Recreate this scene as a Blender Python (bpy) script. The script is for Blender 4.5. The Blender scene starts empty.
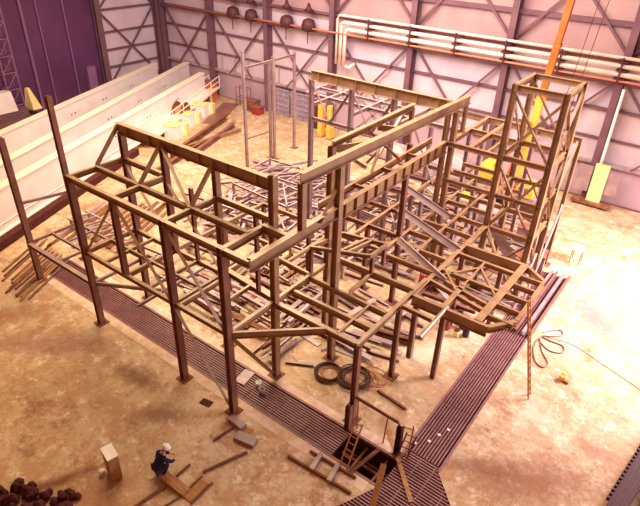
import bpy, bmesh, math, random
from mathutils import Vector, Matrix, geometry
random.seed(7)
S = bpy.context.scene; COL = S.collection
R = math.radians
def srgb(r, g, b):
    f = lambda c: (c/255/12.92) if c/255 <= .04045 else ((c/255+.055)/1.055)**2.4
    return (f(r), f(g), f(b), 1)

# ---------------------------------------------------------------- materials
def mat(name, col, col2=None, scale=4.0, rough=.6, metal=0.0, detail=6, lo=.35, hi=.65, bump=0.0, spec=.3, stretch=None):
    m = bpy.data.materials.new(name); m.use_nodes = True
    nt = m.node_tree; n = nt.nodes; l = nt.links; b = n['Principled BSDF']
    b.inputs['Roughness'].default_value = rough; b.inputs['Metallic'].default_value = metal
    b.inputs['Specular IOR Level'].default_value = spec
    tc = n.new('ShaderNodeTexCoord'); mp = n.new('ShaderNodeMapping'); l.new(tc.outputs['Object'], mp.inputs[0])
    if stretch: mp.inputs['Scale'].default_value = stretch
    nz = n.new('ShaderNodeTexNoise'); nz.inputs['Scale'].default_value = scale; nz.inputs['Detail'].default_value = detail
    l.new(mp.outputs[0], nz.inputs['Vector'])
    rp = n.new('ShaderNodeValToRGB'); rp.color_ramp.elements[0].position = lo; rp.color_ramp.elements[1].position = hi
    rp.color_ramp.elements[0].color = col; rp.color_ramp.elements[1].color = col2 or col
    l.new(nz.outputs['Fac'], rp.inputs[0]); l.new(rp.outputs[0], b.inputs['Base Color'])
    if bump:
        bp = n.new('ShaderNodeBump'); bp.inputs['Strength'].default_value = bump; bp.inputs['Distance'].default_value = .02
        l.new(nz.outputs['Fac'], bp.inputs['Height']); l.new(bp.outputs[0], b.inputs['Normal'])
    return m
M = {}
M['steel'] = mat('primed_steel', srgb(144,106,76), srgb(174,134,94), 1.6, .38, bump=.06, spec=.9)
M['steel_dark'] = mat('bare_column_steel', srgb(120,74,66), srgb(150,98,82), 1.4, .45, spec=.7)
M['steel_grey'] = mat('grey_steel', srgb(142,112,112), srgb(172,142,136), 1.2, .45, spec=.7)  # on far steel this grey also stands in for distance haze
M['steel_pale'] = mat('pale_steel', srgb(162,136,138), srgb(196,170,166), 1.5, .45, spec=.7)  # lightened; on far steel the haze is put into this colour
M['steel_rust'] = mat('rusty_steel', srgb(104,64,48), srgb(150,98,66), 2.5, .8, bump=.2)
M['bldg'] = mat('building_frame_paint', srgb(112,76,86), srgb(128,90,98), .8, .6)
M['cream'] = mat('cream_girder_paint', srgb(232,218,216), srgb(244,234,232), .6, .5)
M['cream_edge'] = mat('cream_flange_paint', srgb(246,230,204), srgb(250,240,220), .8, .5)
M['door'] = mat('purple_door_paint', srgb(92,50,86), srgb(104,60,98), .3, .55)
M['door_pipe'] = mat('door_pipe_paint', srgb(140,96,134), srgb(152,106,144), .6, .5)
M['pipe'] = mat('pipe_lagging', srgb(236,196,178), srgb(250,222,204), 1.0, .5)
M['pipe_orange'] = mat('orange_pipe_paint', srgb(214,124,92), srgb(226,142,104), 1.0, .5)
M['orange'] = mat('orange_boom_paint', srgb(186,98,40), srgb(206,120,50), 1.5, .5)
M['yellow'] = mat('yellow_machine_paint', srgb(230,176,60), srgb(244,196,84), 1.5, .5)
M['paleyellow'] = mat('pale_yellow_paint', srgb(240,216,140), srgb(250,230,164), 1.2, .6)
M['white'] = mat('white_paint', srgb(232,226,220), srgb(250,245,240), 1.5, .5)
M['navy'] = mat('navy_cloth', srgb(30,28,66), srgb(46,42,84), 8, .9)
M['denim'] = mat('dark_trousers', srgb(44,36,58), srgb(60,50,72), 8, .9)
M['skin'] = mat('skin', srgb(206,150,116), srgb(218,162,128), 6, .6)
M['hair'] = mat('hair', srgb(50,34,26), srgb(66,44,34), 20, .8)
M['boot'] = mat('boot_leather', srgb(70,44,30), srgb(88,56,38), 8, .6)
M['wood'] = mat('plank_wood', srgb(150,104,66), srgb(190,140,90), 3, .8, stretch=(1,8,8))
M['wood_dark'] = mat('oiled_board', srgb(108,66,46), srgb(132,84,58), 3, .8)
M['grate'] = mat('grating_bar_steel', srgb(128,84,84), srgb(148,102,98), 3, .45)
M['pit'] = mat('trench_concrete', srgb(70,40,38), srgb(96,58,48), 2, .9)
M['rubber'] = mat('black_hose_rubber', srgb(74,46,34), srgb(96,62,44), 6, .6)
M['copper'] = mat('orange_cable', srgb(176,108,62), srgb(196,126,74), 6, .6)
M['purple'] = mat('dark_purple_can', srgb(62,34,66), srgb(76,44,80), 3, .4)
M['red'] = mat('red_can', srgb(150,44,50), srgb(170,58,60), 3, .4)
M['tan'] = mat('tan_cabinet', srgb(168,128,96), srgb(184,142,106), 3, .6)
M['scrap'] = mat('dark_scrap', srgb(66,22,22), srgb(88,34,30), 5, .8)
M['fitting'] = mat('heater_casing', srgb(78,40,44), srgb(92,50,52), 3, .6)
M['rack'] = mat('maroon_rack_paint', srgb(70,16,22), srgb(84,24,28), 3, .6)

def panel_material(name, c1, c2, rib_axis='X', rib=.35, cream=None):
    m = mat(name, c1, c2, .45, .65, detail=4); nt = m.node_tree; n = nt.nodes; l = nt.links
    tc = n.new('ShaderNodeTexCoord'); w = n.new('ShaderNodeTexWave'); w.bands_direction = rib_axis
    w.inputs['Scale'].default_value = rib*3; l.new(tc.outputs['Object'], w.inputs['Vector'])
    bp = n.new('ShaderNodeBump'); bp.inputs['Strength'].default_value = .12; bp.inputs['Distance'].default_value = .03
    l.new(w.outputs['Fac'], bp.inputs['Height']); l.new(bp.outputs[0], n['Principled BSDF'].inputs['Normal'])
    return m
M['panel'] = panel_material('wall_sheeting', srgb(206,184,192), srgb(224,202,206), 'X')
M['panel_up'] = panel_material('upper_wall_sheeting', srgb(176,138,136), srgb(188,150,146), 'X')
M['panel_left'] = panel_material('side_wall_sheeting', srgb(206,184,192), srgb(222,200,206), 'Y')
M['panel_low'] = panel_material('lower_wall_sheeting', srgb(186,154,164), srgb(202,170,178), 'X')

def floor_material():
    m = bpy.data.materials.new('stained_concrete'); m.use_nodes = True
    nt = m.node_tree; n = nt.nodes; l = nt.links; b = n['Principled BSDF']
    tc = n.new('ShaderNodeTexCoord')
    def noise(scale, detail=8, rough=.6, dist=0):
        z = n.new('ShaderNodeTexNoise'); z.inputs['Scale'].default_value = scale; z.inputs['Detail'].default_value = detail
        z.inputs['Roughness'].default_value = rough; z.inputs['Distortion'].default_value = dist
        l.new(tc.outputs['Object'], z.inputs['Vector']); return z
    def ramp(src, pts):
        r = n.new('ShaderNodeValToRGB'); e = r.color_ramp.elements
        while len(e) < len(pts): e.new(.5)
        for q, (p, c) in zip(e, pts): q.position = p; q.color = c
        l.new(src, r.inputs[0]); return r
    def mix(f, a, c, mode='MIX'):
        x = n.new('ShaderNodeMix'); x.data_type = 'RGBA'; x.blend_type = mode
        if isinstance(f, float): x.inputs[0].default_value = f
        else: l.new(f, x.inputs[0])
        for s, v in ((6, a), (7, c)):
            if isinstance(v, tuple): x.inputs[s].default_value = v
            else: l.new(v, x.inputs[s])
        return x.outputs[2]
    W = lambda v: (v, v, v, 1)
    base = ramp(noise(.22, 8, .65).outputs['Fac'], [(.32, srgb(182,150,116)), (.5, srgb(204,178,144)), (.68, srgb(222,202,172))])
    mid = ramp(noise(.9, 14, .78, .15).outputs['Fac'], [(.44, W(0)), (.56, W(.9))])
    c = mix(mid.outputs[0], base.outputs[0], srgb(184,142,102))
    st = ramp(noise(.55, 15, .82, .3).outputs['Fac'], [(.53, W(0)), (.62, W(.85))])
    c = mix(st.outputs[0], c, srgb(150,100,68))
    pale = ramp(noise(1.7, 12, .8, .1).outputs['Fac'], [(.54, W(0)), (.62, W(.75))])
    c = mix(pale.outputs[0], c, srgb(238,222,198))
    fine = ramp(noise(4.2, 14, .9).outputs['Fac'], [(.53, W(0)), (.60, W(.8))])
    c = mix(fine.outputs[0], c, srgb(138,88,60))
    # darker and paler patches, each where it lies on the slab
    wob = noise(2.6, 14, .85)
    for x, y, rx, ry, rot, col, k in ((10.2,15.2,3.6,.9,-38,(150,104,104),.75),(13,16.5,2.0,1.2,-20,(156,110,108),.6),(10.4,4.2,3.0,1.1,40,(140,84,52),.85),(8.8,3.6,1.6,.5,25,(128,80,54),.7),(12,7,1.0,.6,0,(140,90,64),.6),
                                      (-9.5,-2.6,3.4,.8,35,(150,100,92),.7),(-13,-3,3,1.0,50,(146,92,66),.6),(-4.5,-1.2,1.4,.5,10,(120,76,46),.8),(-2.2,-1.9,1.0,.5,40,(130,84,56),.7),(1.0,-5.5,3.5,1.2,20,(168,104,52),.6),(-2.6,-6.2,2.2,.25,65,(124,66,44),.9),(5.2,3.2,1.0,.5,0,(150,100,70),.5),(2.5,7.4,1.6,.9,20,(238,222,170),.8),(-6,8,2.5,1.2,0,(236,216,160),.6),(4.4,7.8,1.5,.7,60,(234,220,190),.7)):
        mp = n.new('ShaderNodeMapping'); mp.vector_type = 'TEXTURE'; mp.inputs['Location'].default_value = (x,y,0); mp.inputs['Rotation'].default_value = (0,0,R(rot)); mp.inputs['Scale'].default_value = (rx,ry,1)
        l.new(tc.outputs['Object'], mp.inputs[0])
        ln = n.new('ShaderNodeVectorMath'); ln.operation = 'LENGTH'; l.new(mp.outputs[0], ln.inputs[0])
        ad = n.new('ShaderNodeMath'); ad.operation = 'MULTIPLY_ADD'; l.new(wob.outputs['Fac'], ad.inputs[0]); ad.inputs[1].default_value = 3.4; l.new(ln.outputs['Value'], ad.inputs[2])
        q = ramp(ad.outputs[0], [(.0, W(k)), (1, W(0))]); q.color_ramp.elements[0].position = 2.0/3; q.color_ramp.elements[1].position = 2.95/3
        dv = n.new('ShaderNodeMath'); dv.operation = 'DIVIDE'; l.new(ad.outputs[0], dv.inputs[0]); dv.inputs[1].default_value = 3; l.new(dv.outputs[0], q.inputs[0])
        c = mix(q.outputs[0], c, srgb(*col))
    br = n.new('ShaderNodeTexBrick'); br.offset = 0; br.inputs['Scale'].default_value = 1
    br.inputs['Brick Width'].default_value = 6; br.inputs['Row Height'].default_value = 6; br.inputs['Mortar Size'].default_value = .018
    br.inputs['Color1'].default_value = W(0); br.inputs['Color2'].default_value = W(0); br.inputs['Mortar'].default_value = W(.35)
    mp = n.new('ShaderNodeMapping'); mp.inputs['Location'].default_value = (2.2, 1.4, 0); l.new(tc.outputs['Object'], mp.inputs[0]); l.new(mp.outputs[0], br.inputs['Vector'])
    c = mix(br.outputs['Color'], c, srgb(156,114,84))
    l.new(c, b.inputs['Base Color']); b.inputs['Roughness'].default_value = .62; b.inputs['Specular IOR Level'].default_value = .35
    bp = n.new('ShaderNodeBump'); bp.inputs['Strength'].default_value = .15; l.new(st.outputs[0], bp.inputs['Height']); l.new(bp.outputs[0], b.inputs['Normal'])
    return m
M['floor'] = floor_material()

# ---------------------------------------------------------------- mesh helpers
class MB:
    def __init__(s): s.v = []; s.f = []
    def add(s, vs, fs):
        k = len(s.v); s.v += [tuple(v) for v in vs]; s.f += [tuple(k+i for i in f) for f in fs]; return s
    def box(s, lo, hi, rot=0, piv=None):
        (x0,y0,z0),(x1,y1,z1) = lo, hi
        vs = [Vector(p) for p in ((x0,y0,z0),(x1,y0,z0),(x1,y1,z0),(x0,y1,z0),(x0,y0,z1),(x1,y0,z1),(x1,y1,z1),(x0,y1,z1))]
        if rot:
            c = Vector(piv or ((x0+x1)/2,(y0+y1)/2,0)); mt = Matrix.Rotation(rot,3,'Z'); vs = [mt@(v-c)+c for v in vs]
        return s.add(vs, [(0,3,2,1),(4,5,6,7),(0,1,5,4),(1,2,6,5),(2,3,7,6),(3,0,4,7)])
    def ext(s, p1, p2, prof, up=(0,0,1), shift=(0,0)):
        """extrude a closed 2-D outline (u sideways, v along up) from p1 to p2"""
        p1 = Vector(p1); p2 = Vector(p2); d = (p2-p1).normalized(); up = Vector(up)
        if abs(d.dot(up)) > .97: up = Vector((1,0,0)) if abs(d.x) < .9 else Vector((0,1,0))
        u = d.cross(up).normalized(); v = u.cross(d).normalized(); n = len(prof)
        vs = [p+u*(a+shift[0])+v*(b+shift[1]) for p in (p1,p2) for a,b in prof]
        return s.add(vs, [tuple(range(n))[::-1], tuple(range(n,2*n))] + [(i,(i+1)%n,n+(i+1)%n,n+i) for i in range(n)])
    def tube(s, p1, p2, r, n=8, r2=None):
        r2 = r if r2 is None else r2
        p1 = Vector(p1); p2 = Vector(p2); d = (p2-p1).normalized(); up = Vector((0,0,1)) if abs(d.z) < .9 else Vector((1,0,0))
        u = d.cross(up).normalized(); v = u.cross(d)
        vs = [p+(u*math.cos(2*math.pi*i/n)+v*math.sin(2*math.pi*i/n))*q for p,q in ((p1,r),(p2,r2)) for i in range(n)]
        return s.add(vs, [tuple(range(n))[::-1], tuple(range(n,2*n))] + [(i,(i+1)%n,n+(i+1)%n,n+i) for i in range(n)])
    def path(s, pts, r, n=6, closed=False):
        pts = [Vector(p) for p in pts]; k = len(pts); k0 = len(s.v)
        for i, p in enumerate(pts):
            a = pts[(i-1)%k] if (closed or i) else p; b = pts[(i+1)%k] if (closed or i < k-1) else p
            d = (b-a).normalized(); up = Vector((0,0,1)) if abs(d.z) < .9 else Vector((1,0,0)); u = d.cross(up).normalized(); v = u.cross(d)
            s.v += [tuple(p+(u*math.cos(2*math.pi*j/n)+v*math.sin(2*math.pi*j/n))*r) for j in range(n)]
        for i in range(k if closed else k-1):
            a = k0+i*n; b = k0+((i+1)%k)*n
            s.f += [(a+j, a+(j+1)%n, b+(j+1)%n, b+j) for j in range(n)]
        if not closed: s.f += [tuple(k0+j for j in range(n))[::-1], tuple(k0+(k-1)*n+j for j in range(n))]
        return s
    def lathe(s, c, prof, n=16):
        c = Vector(c); k0 = len(s.v)
        for r,z in prof: s.v += [tuple(c+Vector((r*math.cos(2*math.pi*j/n), r*math.sin(2*math.pi*j/n), z))) for j in range(n)]
        for i in range(len(prof)-1):
            a = k0+i*n; b = a+n; s.f += [(a+j, a+(j+1)%n, b+(j+1)%n, b+j) for j in range(n)]
        s.f += [tuple(k0+j for j in range(n))[::-1], tuple(k0+(len(prof)-1)*n+j for j in range(n))]
        return s
    def build(s, name, m, parent=None, origin=None, smooth=False):
        o0 = Vector(origin) if origin is not None else (sum((Vector(v) for v in s.v), Vector())/len(s.v))
        me = bpy.data.meshes.new(name); me.from_pydata([tuple(Vector(v)-o0) for v in s.v], [], s.f); me.update()
        bm = bmesh.new(); bm.from_mesh(me); bmesh.ops.recalc_face_normals(bm, faces=bm.faces); bm.to_mesh(me); bm.free()
        me.materials.append(M[m] if isinstance(m, str) else m)
        if smooth:
            for p in me.polygons: p.use_smooth = True
        o = bpy.data.objects.new(name, me); COL.objects.link(o); o.location = o0
        if parent is not None:
            o.parent = parent; o.location = o0 - wloc(parent)
        return o
def wloc(o):
    p = Vector(o.location)
    while o.parent is not None: o = o.parent; p += Vector(o.location)
    return p
def tag(o, label=None, cat=None, group=None, kind=None):
    if label: o['label'] = label
    if cat: o['category'] = cat
    if group: o['group'] = group
    if kind: o['kind'] = kind
    return o
def thing(name, loc, label, cat, group=None, kind=None):
    o = bpy.data.objects.new(name, None); COL.objects.link(o); o.location = loc; o.empty_display_size = .2
    return tag(o, label, cat, group, kind)
def I(h, w, tf=.022, tw=.016):
    a = w/2; t = tw/2
    return [(-a,0),(-a,-tf),(-t,-tf),(-t,-h+tf),(-a,-h+tf),(-a,-h),(a,-h),(a,-h+tf),(t,-h+tf),(t,-tf),(a,-tf),(a,0)]
def Ic(h, w, tf=.024, tw=.018): return [(u, v+h/2) for u, v in I(h, w, tf, tw)]
def CH(h, w, t=.02): return [(0,0),(0,-h),(w,-h),(w,-h+t),(t,-h+t),(t,-t),(w,-t),(w,0)]
def AN(a, t=.014): return [(0,0),(0,-a),(t,-a),(t,-t),(a,-t),(a,0)]
def BX(h, w): return [(-w/2,0),(-w/2,-h),(w/2,-h),(w/2,0)]
def BC(h, w): return [(-w/2,h/2),(-w/2,-h/2),(w/2,-h/2),(w/2,h/2)]

def column(par, x, y, z0, z1, w=.27, m='steel', plate=None, rot=0, h=None):
    b = MB(); b.ext((x,y,z0),(x,y,z1), Ic((h or w)*.92, w*.92), up=(0,1,0) if rot else (1,0,0))
    c = b.build('column', m, par, origin=(x,y,z0))
    if plate is None: plate = z0 < .05
    if plate:
        MB().box((x-.27,y-.27,z0),(x+.27,y+.27,z0+.03)).build('base_plate', 'steel_rust', c)
    return c
BN = [0]
def beam(par, p1, p2, h=.28, w=.17, m='steel', name='beam', stiff=0):
    BN[0] += 1; dz = Vector((0,0,.0035*(BN[0] % 9))); p1 = Vector(p1)-dz; p2 = Vector(p2)-dz
    w = w*.86*(1+.004*(BN[0] % 5)); b = MB(); b.ext(p1, p2, I(h, w)); o = b.build(name, m, par)
    if stiff:
        p1 = Vector(p1); p2 = Vector(p2); d = p2-p1; n = d.normalized(); u = n.cross(Vector((0,0,1)))
        for i in range(stiff):
            c = p1+d*((i+.5)/stiff); q = MB()
            q.ext(c-n*.012, c+n*.012, [(-w/2,-.02),(-w/2,-h+.02),(w/2,-h+.02),(w/2,-.02)])
            q.build('web_stiffener', m, o)
    return o
def brace(par, p1, p2, a=.1, m='steel', name='brace'):
    return MB().ext(p1, p2, AN(a)).build(name, m, par)
def flat(par, p1, p2, h=.1, w=.1, m='steel', name='beam'):
    return MB().ext(p1, p2, CH(h, w)).build(name, m, par)

# ---------------------------------------------------------------- the setting
TR = [(-15,2.05),(6.28,2.05),(6.28,18.0),(7.66,18.0),(7.66,2.5),(9.9,.26),(8.1,-2.0),(5.6,-.8),(6.28,.68),(-15,.68)]
def floor_with_trench():
    X0,Y0,X1,Y1 = -60,-30,40,29.5
    outer = [(X0,Y0),(X1,Y0),(X1,Y1),(X0,Y1)]
    pts = [Vector(p) for p in outer+TR]; n = len(TR)
    edges = [(i,(i+1)%4) for i in range(4)] + [(4+i,4+(i+1)%n) for i in range(n)]
    vs, es, fs, *_ = geometry.delaunay_2d_cdt(pts, edges, [], 1, 1e-5)
    def inside(x, y):
        c = False
        for i in range(n):
            (a,b),(p,q) = TR[i], TR[(i+1)%n]
            if (b > y) != (q > y) and x < (p-a)*(y-b)/(q-b)+a: c = not c
        return c
    keep = [f for f in fs if not inside(sum(vs[i].x for i in f)/len(f), sum(vs[i].y for i in f)/len(f))]
    top = MB().add([(v.x,v.y,0) for v in vs], keep)
    return top
fl = floor_with_trench().build('floor', 'floor', origin=(0,0,0)); fl['kind'] = 'structure'
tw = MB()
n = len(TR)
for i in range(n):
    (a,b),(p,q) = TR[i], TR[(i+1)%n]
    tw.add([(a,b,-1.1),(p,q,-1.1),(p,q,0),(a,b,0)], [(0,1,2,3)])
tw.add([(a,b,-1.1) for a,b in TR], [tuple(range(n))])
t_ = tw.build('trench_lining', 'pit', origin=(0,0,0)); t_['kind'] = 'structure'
M['curb'] = mat('trench_curb_concrete', srgb(206,172,150), srgb(230,204,180), 2.5, .7, detail=12)
for k, (x0,y0,x1,y1) in enumerate([(-15,.16,5.95,.6),(-15,2.13,6.2,2.5)]):
    o = MB().box((x0,y0,-.02),(x1,y1,.004)).build('trim_%d' % (k+5), 'curb'); o['kind'] = 'structure'
for k, (p1, p2) in enumerate([((-15,.66,0),(6.28,.66,0)), ((-15,2.07,0),(6.28,2.07,0)), ((6.26,2.1,0),(6.26,18,0)), ((7.68,2.5,0),(7.68,18,0))]):
    o = MB().ext(p1, p2, [(-.05,.012),(-.05,-.1),(.05,-.1),(.05,.012)]).build('trim_%d' % (k+1), 'grate'); o['kind'] = 'structure'

YW = 29.5; XL = -39.2
def wall_panels():
    w = thing('wall_back', (-17, YW, 0), 'pale sheeted back wall of the hall behind its dark frame', 'wall', kind='structure')
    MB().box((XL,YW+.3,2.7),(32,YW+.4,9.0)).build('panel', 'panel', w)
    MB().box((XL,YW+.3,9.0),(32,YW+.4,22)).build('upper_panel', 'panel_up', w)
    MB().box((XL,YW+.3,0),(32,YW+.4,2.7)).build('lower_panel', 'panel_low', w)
    xs = [-38.9,-31.6,-24.1,-16.75,-9.25,-1.75,5.7,13.1,20.5]
    for x in xs:
        MB().ext((x,YW-.15,0),(x,YW-.15,22), Ic(.75,.45,.04,.03), up=(0,1,0)).build('column', 'bldg', w)
    for z, h, mm, wd in ((2.7,.22,'steel_pale',.3),(4.35,.13,'bldg',.15),(6.3,.16,'bldg',.2),(8.1,.24,'bldg',.5),(9.55,.16,'bldg',.3),(11.55,.3,'bldg',.25),(13.6,.2,'bldg',.2),(15.8,.2,'bldg',.2)):
        MB().box((XL,YW+.28-wd,z-h/2),(32,YW+.28,z+h/2)).build('rail' if z == 2.7 else 'girt', mm, w)
    for i in range(len(xs)-1):
        a, c = xs[i]+.2, xs[i+1]-.2; mx = (a+c)/2
        for z0, z1 in ((4.3,8.3),):
            MB().ext((a,YW-.05,z1),(mx,YW-.05,z0), BC(.15,.15)).build('brace', 'bldg', w)
            MB().ext((c,YW-.05,z1),(mx,YW-.05,z0), BC(.15,.15)).build('brace', 'bldg', w)
            MB().ext((mx,YW-.05,z0),(mx+1.5,YW-.05,z0-1.6), BC(.12,.12)).build('brace', 'bldg', w)
            MB().ext((mx,YW-.05,z0),(mx-1.5,YW-.05,z0-1.6), BC(.12,.12)).build('brace', 'bldg', w)
        MB().ext((a,YW+.02,9.9),(mx,YW+.02,13.6), BC(.16,.16)).build('brace', 'bldg', w)
        MB().ext((c,YW+.02,9.9),(mx,YW+.02,13.6), BC(.16,.16)).build('brace', 'bldg', w)
        if i in (1,2,3):
            for k in range(3):
                x = a+.8+k*.9*2; MB().box((x,YW+.1,2.8),(x+.08,YW+.18,4.3)).build('stud', 'steel_pale', w)
    return w
wall_panels()
wl = thing('wall_left', (XL, 25.5, 0), 'pale sheeted side wall with crossed braces by the corner', 'wall', kind='structure')
MB().box((XL-.5,22.3,0),(XL-.4,29.9,22)).build('panel', 'panel_left', wl)
for y in (22.0,28.9):
    MB().ext((XL,y,0),(XL,y,22), Ic(.55,.6,.04,.03), up=(1,0,0)).build('column', 'bldg', wl)
for z in (1.1,2.75,4.4,6.05,8.1,10,12):
    MB().box((XL-.4,22.2,z-.09),(XL-.2,29.2,z+.09)).build('girt', 'bldg', wl)
for z0, z1 in ((1.0,8.1),(8.1,14.5)):
    MB().ext((XL-.05,22.2,z0),(XL-.05,28.7,z1), BC(.14,.14)).build('brace', 'bldg', wl)
    MB().ext((XL-.05,22.2,z1),(XL-.05,28.7,z0), BC(.14,.14)).build('brace', 'bldg', wl)
dr = thing('door_1', (XL-.3, 6, 0), 'tall dark purple hangar door with slim vertical pipes', 'door', kind='structure')
MB().box((XL-.6,-12,0),(XL-.5,22,22)).build('door_panel', 'door', dr)
for y, r in ((15.0,.13),(16.4,.07),(18.9,.07)):
    MB().tube((XL-.35,y,0),(XL-.35,y,20), r).build('door_pipe', 'door_pipe', dr)
MB().box((XL-.5,20.0,0),(XL-.1,20.9,3.2)).build('door_post', 'door_pipe', dr)

# glazed low screens at the foot of the back wall
for k,(x0,x1) in enumerate(((-23.4,-21.3),(-21.1,-18.9))):
    t = thing('window_%d' % (k+1), ((x0+x1)/2, YW-.5, 0), 'low gridded wall screen', 'window', kind='structure')
    MB().box((x0,YW-.42,.05),(x1,YW-.38,2.5)).build('pane', M.setdefault('glaze', mat('dusty_grey_panel', srgb(138,124,150), srgb(154,138,162), 2, .4)), t)
    g = MB()
    for i in range(6): g.box((x0,YW-.5,.05+i*.47),(x1,YW-.42,.12+i*.47))
    for i in range(4): g.box((x0+i*(x1-x0-.06)/3,YW-.5,.05),(x0+i*(x1-x0-.06)/3+.06,YW-.42,2.5))
    g.build('glazing_bars', 'steel_pale', t)

# ---------------------------------------------------------------- pipes on the back wall
PY = 28.8
for k, (z, x0, zd, r) in enumerate(((9.75,-16.0,5.9,.1),(9.25,-15.6,5.8,.14),(8.75,-15.2,5.8,.16))):
    b = MB(); pts = [(x0,PY,zd)] + [(x0,PY,z-.3+.0),(x0+.1,PY,z-.08),(x0+.3,PY,z)] + [(31,PY,z)]
    b.path(pts, r, 8)
    o = b.build('wall_pipe', 'pipe', smooth=True)
    tag(o, ['topmost thin pale pipe running along the back wall', 'thick pale pipe just under the topmost pipe on the back wall', 'lowest of the thick pale pipes on the back wall'][k], 'pipe')
for k in range(9):
    x = -12.9+k*3.7; o = thing('pipe_bracket', (x,PY,8.3), 'dark hanger holding the pale pipes to the back wall', 'bracket', 'pipe hangers on the back wall')
    MB().box((x-.05,PY-.25,8.2),(x+.05,PY-.19,9.8)).build('hanger_bar', 'fitting', o)
    for z in (8.5,9.0,9.5): MB().box((x-.28,PY-.19,z-.04),(x+.28,PY+.6,z+.04)).build('support_arm', 'fitting', o)
tag(MB().path([(-37,28.7,8.35),(31,28.7,8.4)], .07, 8).build('wall_pipe', 'pipe_orange', smooth=True), 'slim orange pipe running the whole length of the back wall', 'pipe')
tag(MB().path([(-15,28.75,5.85),(-14.6,28.75,5.8),(-14.3,29.1,6.1)], .15, 8).build('wall_pipe', 'pipe', smooth=True), 'short pale pipe elbow at the foot of the pipe drops', 'pipe')
tag(MB().tube((6.1,28.9,0),(6.1,28.9,7.9), .1).build('wall_pipe', 'white', smooth=True), 'bright white vertical pipe beside the right wall column', 'pipe')
for x in (-27.9,-25.6,-21.4,-19.0):
    t = thing('wall_heater', (x,29,8.2), 'dark round heater hung on the upper back wall', 'heater', 'heaters on the upper back wall')
    MB().lathe((x,28.85,8.0), [(.12,0),(.55,.15),(.62,.5),(.5,.95),(.2,1.1)], 12).build('casing', 'fitting', t, smooth=True)
    MB().lathe((x,28.85,9.6), [(.1,0),(.45,.1),(.2,.35),(.1,.7)], 12).build('fan_cowl', 'fitting', t, smooth=True)
    MB().box((x-.03,28.7,7.1),(x+.03,28.76,8.0)).build('pull_rod', 'fitting', t)

# ---------------------------------------------------------------- white box girders
def box_girder(p, q, label, h=2.55, z0=.45, w=.6):
    p = Vector(p); q = Vector(q); d = (q-p).normalized(); nrm = Vector((d.y,-d.x,0))  # towards +X side
    t = thing('box_girder', ((p.x+q.x)/2-nrm.x*w/2, (p.y+q.y)/2-nrm.y*w/2, z0), label, 'girder')
    a, b = Vector((p.x,p.y,0)), Vector((q.x,q.y,0)); c = -nrm*w/2
    MB().ext(a+c+Vector((0,0,z0)), b+c+Vector((0,0,z0)), [(-w/2+.08,.1),(-w/2+.08,h-.08),(w/2-.08,h-.08),(w/2-.08,.1)]).build('web', 'cream', t)
    MB().ext(a+c, b+c, [(-w/2,z0+h-.1),(-w/2,z0+h),(w/2,z0+h),(w/2,z0+h-.1)]).build('flange', 'cream_edge', t)
    MB().ext(a+c, b+c, [(-w/2,z0),(-w/2,z0+.1),(w/2+.1,z0+.1),(w/2+.1,z0)]).build('flange', 'cream_edge', t)
    MB().ext(a+c, b+c, [(w/2-.09,z0+.5),(w/2-.09,z0+.56),(w/2-.04,z0+.56),(w/2-.04,z0+.5)]).build('stiffening_rib', 'cream', t)
    L = (b-a).length
    hl = MB()
    for k in range(3):
        for e in (0,.45):
            c0 = a+d*(L*(.52+k*.15)+e)+Vector((0,0,z0+1.55)); hl.tube(c0-nrm*.1, c0-nrm*.06, .07, 8)
    hl.build('bolt_hole', 'scrap', t)
    for k in range(4):
        c0 = a+c+d*(L*(.08+.28*k))
        s = MB(); s.ext(c0-d*.15, c0+d*.15, [(-.28,0),(-.28,z0),(.28,z0),(.28,0)]); tag(s.build('timber_block', 'wood_dark'), 'timber block propping a cream girder off the floor', 'block', 'timber blocks under the girders')
    return t
box_girder((-25.2,-1.3,0),(-36.6,26.3,0), 'rearmost cream box girder, nearest the purple door')
box_girder((-20.9,-1.3,0),(-34.6,28.8,0), 'middle one of the three long cream box girders')
box_girder((-17.2,-4.4,0),(-30.35,27.0,0), 'front cream box girder with round holes, nearest the steel frame')

# ---------------------------------------------------------------- main bolted frame
F = thing('steel_structure', (0,0,0), 'tall bolted brown steel frame of columns and beams in the middle of the hall', 'steel frame')
for x, y, z1 in ((-8.7,0,7.6),(-2.88,0,7.6),(0,0,7.6)): column(F, x, y, 0, z1, .28, 'steel_dark')
column(F, 0, 2.55, 0, 9.25, .28, 'steel')
column(F, 1.2, 4.85, 0, 9.2, .29, 'steel')
column(F, -8.6, 2.65, 0, 8.7, .28, 'steel_dark')
column(F, -5.85, 2.6, 4.0, 8.7, .26, 'steel_dark'); column(F, -2.88, 2.6, 0, 8.7, .26, 'steel')
column(F, -5.85, 0, 4.0, 7.35, .24, 'steel_dark')
column(F, 0, 6.0, 0, 9.3, .27, 'steel')
column(F, 1.1, 13.95, 0, 9.45, .25, 'steel'); column(F, 1.5, 13.95, 0, 9.0, .27, 'steel')
column(F, 1.2, 10.1, 0, 7.05, .24, 'steel_dark')
column(F, 1.25, 2.6, 7.6, 9.35, .25, 'steel'); column(F, 1.3, 15.5, 7.6, 9.3, .2, 'steel'); column(F, 0, 12.3, 7.6, 9.25, .2, 'steel')
column(F, 0, 12.5, 0, 7.5, .22, 'steel_dark')
for x, y in ((-4.4,2.6),(-1.4,1.3),(-.9,2.6)): column(F, x, y, 4.0 if y > 2 else 5.6, 7.4, .16, 'steel_dark')
Z = 7.6
beam(F, (-8.75,0,Z), (1.25,0,Z), .27, .2); beam(F, (-8.7,1.3,Z), (0,1.3,Z), .24, .18)
beam(F, (-8.7,2.6,Z), (-5.85,2.6,Z), .24, .17); beam(F, (-2.88,2.6,Z), (0,2.6,Z), .24, .17)
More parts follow.
